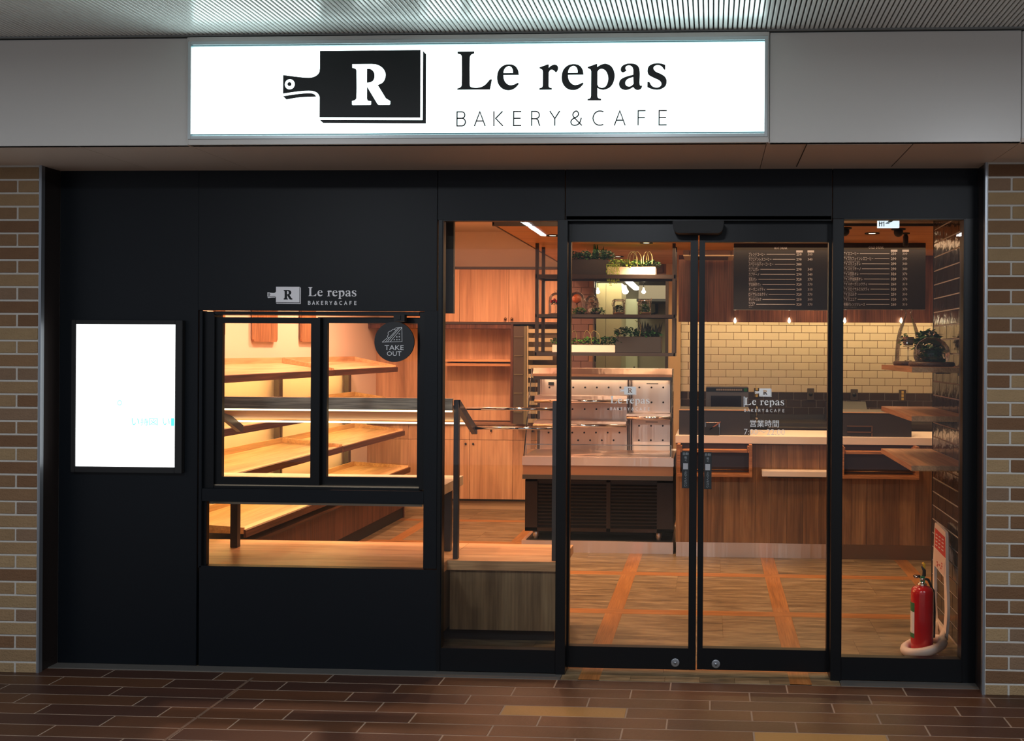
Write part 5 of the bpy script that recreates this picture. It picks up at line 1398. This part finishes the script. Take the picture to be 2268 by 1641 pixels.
# deck bands
SF = SY - .03
bx0_, bx1_ = at(1156, 1035, SF).x, at(1492, 1035, SF).x
BAND2 = mat('copper_band', srgb(200, 150, 115), .3, .7)
MB().box(bx0_, bx1_, SF, SF + .78, SZD(1032, SF), SZD(1013, SF)).build('deck_rim', STEEL, g, bevel=.002)
MB().box(bx0_ + .006, bx1_ - .004, SF + .012, SF + .78, SZD(1053, SF), SZD(1032, SF)).build('band', BAND2, g, label='copper-tinted band below the deck rim')
MB().box(bx0_ + .003, bx1_ - .004, SF + .004, SF + .78, SZD(1063, SF), SZD(1053, SF)).build('lower_rim', STEELD, g)
zd = SZD(1013, SF)
# deck plate, back panel with holes
by = SY + .55
MB().box(bx0_ + .02, bx1_ - .02, SF + .03, by, zd - .002, zd + .004).build('deck_plate', STEEL, g)
a, b, c, d = rect(1196, 838, 1484, 985, by)
ztop = at(1330, 835, by - .12).z
MB().box(a, at(1388, 900, by).x, by, by + .02, zd, d + .03).build('back_panel', STEEL, g)
MB().box(at(1402, 900, by).x, b, by, by + .02, zd, d + .03).build('back_panel', STEEL, g)
MB().box(at(1388, 900, by).x, at(1402, 900, by).x, by + .01, by + .02, zd, d + .03).build('channel', mat('channel_dark', srgb(70, 50, 40), .4, .5), g)
for p_ in (1389, 1393.5, 1397, 1401, 1197, 1200.5): MB().box(at(p_, 900, by).x - .002, at(p_, 900, by).x + .002, by - .008, by + .012, zd, d + .02).build('upright', STEEL, g)
MB().box(a - .06, a, SF + .25, by + .02, zd, d + .03).build('side_panel', mat('case_side', srgb(110, 90, 75), .3, .6), g) if False else None
HB = mat('hole_black', srgb(20, 8, 8), .6)
holes = []
for (py_, xs_) in ((858, (1217, 1269.7, 1296, 1322, 1348, 1374, 1416, 1443, 1469)), (891, (1443, 1469, )), (906, (1217, 1268, 1295, 1321, 1347, 1373)), (943, (1415.5, 1442, 1468)),
                   (958, (1215, 1267.5, 1294, 1320, 1346, 1372)), (975, (1280.5, 1307, 1333, 1359, 1415, 1441.5, 1468))):
    for x_ in xs_: holes.append((x_, py_))
HM = None
for (x_, y_) in holes:
    p = at(x_, y_, by)
    if HM is None:
        o = MB().tube([(p.x, by - .0015, p.z), (p.x, by - .0002, p.z)], .0085, 12).build('vent_hole', HB, g)
        HM = o.data.copy()
        for v in HM.vertices: v.co = v.co + ORG[g.name] - p
    else: inst(HM, 'vent_hole', tuple(p), g)
for (x0, x1, y_) in ((1432, 1458, 849.5), (1430, 1457, 934)):
    A_ = at(x0, y_, by); B_ = at(x1, y_, by); MB().box(A_.x, B_.x, by - .0015, by, A_.z - .004, A_.z + .002).build('vent_slot', HB, g)
A_ = rect(1215, 846, 1227, 853, by); MB().box(A_[0], A_[1], by - .012, by, A_[2], A_[3]).build('thermometer', BLACK, g)
# shelves
for (x0, x1, y0, y1) in ((1184, 1389, 877, 893), (1181, 1387, 933, 947), (1388, 1485, 917, 930)):
    Yf = by - .22 if x0 < 1300 else by - .2
    A_ = rect(x0, y0, x1, y1, Yf)
    s_ = MB().box(A_[0], A_[1], Yf, by - .003, A_[2] + .012, A_[3]).build('shelf', STEEL, g, bevel=.002)
    MB().tube([(A_[0], Yf - .004, A_[2] + .018), (A_[1], Yf - .004, A_[2] + .018)], .017, 14).build('rolled_edge', CHROME, s_)
# top canopy
A_ = rect(1181, 816, 1489, 834, by - .18)
MB().prism([(by - .20, A_[2]), (by - .21, A_[2] + .022), (by - .16, A_[3]), (by + .05, A_[3]), (by + .05, A_[2])], 'x', A_[0], A_[1]).build('top_canopy', STEEL, g, bevel=.002)
MB().box(A_[0], A_[1], by - .17, by - .14, A_[2] - .03, A_[2] - .001).build('canopy_underlip', STEELD, g)
MB().box(A_[0] + .05, A_[1] - .05, by - .12, by - .09, A_[2] - .012, A_[2] - .001).build('light_strip', emit('case_led', (1.0, .76, .52), 7), g)
# side glass and front low glass
GE = mat('glass_edge_dark', srgb(30, 34, 30), .2)
for xx in (A_[0] - .012, A_[1] + .004):
    MB().add([(xx, SF + .06, zd), (xx, by + .04, zd), (xx, by + .04, A_[3]), (xx, by - .18, A_[3])], [(0, 1, 2, 3)]).build('side_glass', GL, g)
    MB().tube([(xx, SF + .06, zd), (xx, by - .18, A_[3])], .005, 6).build('glass_edge', GE, g)
q = rect(1164, 986, 1487, 1013, SF + .05)
MB().box(q[0], q[1], SF + .05, SF + .054, zd, q[3]).build('front_glass', GL, g)
MB().box(q[0], q[1], SF + .048, SF + .056, q[3], q[3] + .006).build('glass_rail', CHROME, g)
for xx in (q[0], q[1] - .006): MB().box(xx, xx + .006, SF + .048, SF + .056, zd, q[3]).build('glass_post', CHROME, g)
MB().box(A_[0], A_[1], by + .03, by + .06, zd - .3, A_[3] - .002).build('rear_casing', STEELD, g)

# ================================================================== HANGING SHELF WITH PLANTS
HY = 3.0
hz = lambda p, Y=HY: at(1340, p, Y).z
hx = lambda p: at(p, 700, HY).x
g = thing('hanging_shelf', 'black steel hanging shelf frame above the showcase', 'hanging shelf', ((hx(1188) + hx(1492)) / 2, HY + .15, hz(786)))
xA, xB = hx(1188.5), hx(1492); e = .0135
for xx in (xA, xB):
    for yy in (HY, HY + .30):
        MB().box(xx - e, xx + e, yy, yy + .026, hz(788), WCZ).build('upright', IRON, g)
for (p0, p1) in ((608, 616.5), (696, 703), (781, 788)):
    zc0, zc1 = hz(p1), hz(p0)
    MB().box(xA, xB, HY - .001, HY + .027, zc0, zc1).box(xA, xB, HY + .299, HY + .327, zc0, zc1).box(xA - e, xA + e, HY, HY + .3, zc0, zc1).box(xB - e, xB + e, HY, HY + .3, zc0, zc1).build('shelf_frame', IRON, g)
    MB().box(xA + e, xB - e, HY + .027, HY + .299, zc1 - .008, zc1 - .001).build('shelf_board', IRON, g)
S1, S2, S3 = hz(608), hz(696), hz(781)
def planter(x0, x1, ytop, zb, lab, m, cat='planter', dep=.2, y0=HY + .04):
    a, b = hx(x0), hx(x1); zt = hz(ytop, y0)
    t = thing('planter', lab, cat, ((a + b) / 2, y0 + dep / 2, zb + .0005))
    MB().box(a, b, y0, y0 + dep, zb + .0005, zt).build('trough', m, t, bevel=.003)
    MB().box(a + .01, b - .01, y0 + .01, y0 + dep - .01, zt - .004, zt + .004).build('soil', mat('soil', srgb(50, 38, 28), .9) if 'soil' not in bpy.data.materials else bpy.data.materials['soil'], t)
    return t, a, b, y0, dep, zt
def plantset(a, b, y0, dep, zt, lab, spec):
    t = thing('trough_plants', lab, 'plants', ((a + b) / 2, y0 + dep / 2, zt + .004))
    for (nm, u0, u1, h, n, s, m, spk) in spec:
        foliage(nm, t, a + (b - a) * u0, a + (b - a) * u1, y0 + .01 if not spk else y0 + .05, y0 + dep - .02, zt, zt + h, n, s, m, spiky=spk, seed=n)
    return t
def vine(t, pts, r=.0028, m=DRY, nm='dry_vine'):
    P = [Vector(p) for p in pts]; P = [P[0]] + P + [P[-1]]; out = []
    for i in range(1, len(P) - 2):
        for k in range(5):
            u = k / 5; a_, b_, c_, d_ = P[i - 1:i + 3]
            out.append(.5 * ((2 * b_) + (c_ - a_) * u + (2 * a_ - 5 * b_ + 4 * c_ - d_) * u * u + (3 * b_ - a_ - 3 * c_ + d_) * u ** 3))
    out.append(P[-1]); MB().tube(out, r, 6).build(nm, m, t)
_, a, b, y0, dep, zt = planter(1256, 1344, 575, S1, 'large dark planter at the left of the topmost hanging shelf', PLANTD)
t = plantset(a, b, y0, dep, zt, 'dark leafy plants with tall spikes in the large dark top planter', [('low_leaves', 0, .55, .07, 260, .03, LEAF2, False), ('low_leaves', .55, 1.12, .085, 260, .03, LEAF2, False), ('spiky_leaves', .55, .9, .15, 26, .022, LEAF2, True), ('low_leaves', -.05, .9, .05, 120, .022, LEAF1, False)])
_, a, b, y0, dep, zt = planter(1344, 1451, 591, S1, 'white planter with lime leaves on the topmost hanging shelf', PLANTW, y0=HY + .03, dep=.16)
t = plantset(a, b, y0, dep, zt, 'lime and green leaves with curling dry vines in the white top planter', [('low_leaves', 0, .5, .065, 200, .026, LEAF3, False), ('low_leaves', .4, .8, .06, 140, .026, LEAF1, False), ('low_leaves', .75, 1.08, .055, 130, .026, LEAF2, False)])
for k, (x_, w_) in enumerate(((.4, .08), (.52, .07), (.62, -.06), (.8, .05), (.85, -.04))):
    xx = a + (b - a) * x_
    vine(t, [(xx, y0 + .03, zt), (xx + w_ * .1, y0 + .03, zt + .09), (xx + w_ * .5, y0 + .02, zt + .13), (xx + w_, y0 + .0, zt + .09), (xx + w_ * 1.05, y0 - .01, zt + .02)])
# trailing vine
mbv = MB(); rd = random.Random(3)
for k in range(5):
    xx = a + .005 + k * .022; L_ = .12 + .05 * rd.random(); 
    for j in range(14):
        zz_ = zt + .02 - L_ * j / 14 * 1.1
        for s_ in (-1, 1):
            p = Vector((xx + rd.uniform(-.004, .004), y0 - .012 - rd.uniform(0, .01), zz_)); u = Vector((s_ * .013, -.003, -.006))
            mbv.add([p, p + u * .5 + Vector((0, 0, .005)), p + u, p + u * .5 - Vector((0, 0, .005))], [(0, 1, 2), (0, 2, 3)])
mbv.build('trailing_leaves', LEAF3, t)['kind'] = 'stuff'
_, a, b, y0, dep, zt = planter(1222, 1362, 764, S3, 'long white planter at the left of the lowest hanging shelf', PLANTW, y0=HY + .03, dep=.16)
t = plantset(a, b, y0, dep, zt, 'green leaves and dry grass loops in the long white lower planter', [('low_leaves', .05, .45, .05, 150, .026, LEAF1, False), ('low_leaves', .45, .75, .06, 160, .026, LEAF1, False), ('low_leaves', .7, 1.12, .07, 240, .028, LEAF2, False), ('low_leaves', -.05, .1, .05, 60, .022, LEAF2, False)])
for (x_, w_) in ((.38, -.05), (.50, .06), (.60, .08)):
    xx = a + (b - a) * x_
    vine(t, [(xx, y0 + .03, zt), (xx, y0 + .03, zt + .08), (xx + w_ * .4, y0 + .02, zt + .12), (xx + w_, y0 + .0, zt + .08), (xx + w_ * 1.1, y0 - .01, zt + .01)])
_, a, b, y0, dep, zt = planter(1363, 1464, 746, S3, 'tall dark planter at the right of the lowest hanging shelf', PLANTD)
t = plantset(a, b, y0, dep, zt, 'dark spiky succulents and leaves in the tall dark lower planter', [('low_leaves', -.05, .5, .08, 240, .028, LEAF2, False), ('low_leaves', .4, 1.0, .05, 180, .028, LEAF2, False), ('spiky_leaves', .55, .95, .15, 40, .022, mat('dark_succulent', srgb(40, 46, 40), .5), True)])
vine(t, [(a + .2, y0, zt), (a + .21, y0, zt + .1), (a + .16, y0, zt + .14)]); 
# middle shelf: cloches and jars
def bell(px, r, ytop, lab, content):
    x_ = hx(px); y_ = HY + .12; z_ = S2 + .0005; h = hz(ytop, y_) - z_
    t = thing('glass_cloche', lab, 'glass cloche', (x_, y_, z_))
    MB().lathe(x_, y_, [(.001, z_), (r * 1.05, z_), (r * 1.05, z_ + .01), (.001, z_ + .01)], 20).build('base_disc', WDISC, t)
    MB().lathe(x_, y_, [(r, z_ + .0105), (r, z_ + h * .55), (r * .9, z_ + h * .72), (r * .55, z_ + h * .84), (.012, z_ + h * .88), (.008, z_ + h * .91), (.014, z_ + h * .95), (.001, z_ + h)], 24, cap=False).build('glass_bell', GLJ, t)
    return x_, y_, z_ + .011, h
x_, y_, z_, h = bell(1226, .062, 642, 'glass cloche with red flowers at the left of the middle hanging shelf', 0)
t = thing('red_flowers', 'red flowers in a slim glass under the left cloche', 'flowers', (x_, y_, z_))
MB().lathe(x_, y_, [(.016, z_), (.016, z_ + .003), (.004, z_ + .006), (.004, z_ + .06), (.02, z_ + .075)], 12).build('glass_stem', GLJ, t)
foliage('leaves', t, x_ - .035, x_ + .035, y_ - .03, y_ + .03, z_ + .075, z_ + .11, 60, .022, LEAF2)
for k in range(4): MB().ball((x_ - .035 + .024 * k, y_ - .02, z_ + .10 + .012 * (k % 2)), .014, 6).build('bloom', REDL, t)
x_, y_, z_, h = bell(1273, .072, 640, 'glass cloche with an amber ball, second from the left on the middle hanging shelf', 0)
t = thing('amber_ball', 'glowing amber paper-like ball on a thin stem under a cloche', 'ornament', (x_, y_, z_))
MB().ball((x_, y_, z_ + .125), .040, 12).build('ball', ORANGE, t)
MB().cyl((x_, y_, z_), (x_, y_, z_ + .09), .008, 8).build('stem', BRASS, t)
x_, y_, z_, h = bell(1307, .058, 648, 'glass cloche with a pale paper shell, third from the left on the middle hanging shelf', 0)
t = thing('paper_shell', 'crumpled pale shell ornament under the third cloche', 'ornament', (x_, y_, z_))
foliage('petals', t, x_ - .02, x_ + .035, y_ - .03, y_ + .03, z_ + .04, z_ + .13, 40, .04, mat('pale_shell', srgb(205, 190, 170), .4))['kind'] = 'thing'
MB().lathe(x_, y_, [(.03, z_), (.034, z_ + .03), (.02, z_ + .045)], 12).build('base', PLANTW, t)
def smallplant(px, w, h, lab, m):
    x_ = hx(px); y_ = HY + .05; z_ = S2 + .0005
    t = thing('small_plant', lab, 'plant', (x_, y_, z_))
    MB().lathe(x_, y_, [(.018, z_), (.024, z_ + .02), (.02, z_ + .02)], 12).build('pot', PLANTD, t)
    foliage('foliage', t, x_ - w, x_ + w, y_ - .02, y_ + .02, z_ + .004, z_ + h, 120, .022, m)
smallplant(1281, .048, .055, 'small bright green plant in front of the amber ball cloche', LEAF1)
smallplant(1322, .055, .055, 'small dark green plant right of the pale shell cloche', LEAF2)
def jar(px, lab):
    x_ = hx(px); y_ = HY + .09; z_ = S2 + .0005; r = .052
    t = thing('clip_jar', lab, 'jar', (x_, y_, z_), 'clip-top glass jars on the middle hanging shelf')
    MB().lathe(x_, y_, [(.001, z_), (r * .95, z_), (r, z_ + .01), (r, z_ + .095), (r * .86, z_ + .112), (r * .86, z_ + .122)], 24, cap=False).build('jar_body', GLJ, t)
    MB().lathe(x_, y_, [(.001, z_ + .132), (r * .8, z_ + .132), (r * .92, z_ + .126), (r * .92, z_ + .122)], 24, cap=False).build('lid', GLJ, t)
    MB().tube([(x_ + r * .95 * math.cos(a_), y_ + r * .95 * math.sin(a_), z_ + .118) for a_ in [i * math.pi / 10 for i in range(20)]], .0025, 6, closed=True).build('wire_ring', CHROME, t)
    MB().tube([(x_ - r * .98, y_ - .01, z_ + .12), (x_ - r * 1.1, y_ - .02, z_ + .09), (x_ - r * 1.02, y_ - .01, z_ + .07)], .0025, 6).tube([(x_ + r * .98, y_ - .01, z_ + .12), (x_ + r * 1.1, y_ - .02, z_ + .14), (x_ + r * 1.02, y_ - .01, z_ + .09)], .0025, 6).build('clip', CHROME, t)
    p = thing('jar_plant', 'green plant and pebbles inside the ' + ('left' if px < 1400 else 'right') + ' clip-top jar', 'plant', (x_, y_, z_ + .004))
    MB().lathe(x_, y_, [(.001, z_ + .002), (r * .85, z_ + .002), (r * .9, z_ + .02), (.001, z_ + .024)], 16).build('pebbles', mat('pebbles_' + str(px), srgb(150, 120, 90), .8), p)
    foliage('foliage', p, x_ - .03, x_ + .03, y_ - .03, y_ + .03, z_ + .02, z_ + .085, 90, .026, LEAF2 if px < 1400 else LEAF1)
jar(1368, 'left clip-top glass jar with a plant on the middle hanging shelf')
jar(1426, 'right clip-top glass jar with a plant on the middle hanging shelf')

# ================================================================== CEILING FITTINGS
labs = ['recessed round downlight behind the left post of the doors', 'recessed downlight above the white top planter', 'recessed downlight above the air conditioner', 'recessed downlight near the kitchen opening', 'recessed downlight left of the sign reflection', 'recessed downlight above the cold drinks menu', 'recessed downlight farthest right in the wooden ceiling']
for (x_, y_, p_), lab in zip(DOWN, labs):
    t = thing('downlight', lab, 'downlight', (x_, y_, WCZ - .006), 'recessed downlights of the wooden ceiling')
    MB().lathe(x_, y_, [(.055, WCZ - .001), (.055, WCZ - .007), (.044, WCZ - .007), (.028, WCZ - .001)], 24, cap=False).build('trim_ring', BLACK, t)
    MB().lathe(x_, y_, [(.001, WCZ - .003), (.026, WCZ - .003), (.026, WCZ - .001), (.001, WCZ - .001)], 20, cap=False).build('lens', DOWNE, t)
for (px_, py_, Y_, lab, kk) in ((1990, 513, 2.05, 'black eyeball spotlight hanging from the wooden ceiling near the sign reflection', 0), (2006, 528, 2.3, 'black cylinder spotlight just above the cold drinks menu', 1), (1871, 512, 2.0, 'black spotlight at the left edge of the right tall pane', 0)):
    p = at(px_, py_, Y_)
    t = thing('ceiling_spotlight', lab, 'spotlight', (p.x, Y_, p.z))
    MB().lathe(p.x, Y_, [(.05 if kk == 0 else .03, WCZ - .008), (.052 if kk == 0 else .032, WCZ)], 20).build('ceiling_plate', BLACK, t)
    if kk == 0: MB().ball((p.x, Y_, WCZ - .026), .034, 12).build('housing', BLACK, t)
    else: MB().lathe(p.x, Y_, [(.018, WCZ - .10), (.020, WCZ - .095), (.020, WCZ - .03), (.012, WCZ - .01)], 16).build('housing', BLACK, t)
for (x, y, *_), lab in zip(ADDED_SPOTS, ('black eyeball spotlight added to highlight the left half of the showcase', 'black eyeball spotlight added to highlight the right half of the showcase')):  # fixtures added for the showcase highlight spots
    t = thing('ceiling_spotlight', lab, 'spotlight', (x, y, WCZ - .05))
    MB().lathe(x, y, [(.055, WCZ - .008), (.058, WCZ)], 20).build('ceiling_plate', BLACK, t)
    MB().lathe(x, y, [(.03, WCZ - .045), (.045, WCZ - .03), (.048, WCZ - .008)], 18, cap=False).build('housing', BLACK, t)
# sign reflection in the right tall pane, built as a glowing panel
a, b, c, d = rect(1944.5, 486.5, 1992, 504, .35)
t = thing('sign_reflection', 'small white sign reflection with a dark green arrow, built as a panel behind the right tall pane', 'sign', ((a + b) / 2, .35, c))
MB().box(a, b, .35, .375, c, d).build('panel', emit('sign_reflection_face', (.75, .9, 1.0), .55), t)
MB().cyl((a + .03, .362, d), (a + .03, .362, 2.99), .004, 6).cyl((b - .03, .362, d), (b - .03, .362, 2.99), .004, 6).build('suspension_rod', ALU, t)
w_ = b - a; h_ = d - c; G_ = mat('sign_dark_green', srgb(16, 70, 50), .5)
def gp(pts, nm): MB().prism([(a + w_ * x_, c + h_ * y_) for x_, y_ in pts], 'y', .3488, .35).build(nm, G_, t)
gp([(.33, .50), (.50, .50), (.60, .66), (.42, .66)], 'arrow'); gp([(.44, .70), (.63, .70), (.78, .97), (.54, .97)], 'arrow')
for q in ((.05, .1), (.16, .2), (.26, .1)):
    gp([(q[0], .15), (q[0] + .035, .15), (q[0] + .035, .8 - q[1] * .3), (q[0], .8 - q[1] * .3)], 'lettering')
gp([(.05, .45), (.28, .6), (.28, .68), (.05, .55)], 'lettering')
# dark hanging panel behind the left tall pane
a, b, c, d = rect(980, 480, 1004.5, 694, .25)
t = thing('roll_blind_case', 'dark vertical panel hanging at the top left of the left tall pane', 'panel', ((a + b) / 2, .25, c))
MB().box(a, b, .25, .28, c, 2.98).build('panel', mat('dark_olive_panel', srgb(66, 58, 46), .4), t); MB().box(a, b, .245, .25, c, c + .01).build('bottom_rail', IRON, t)
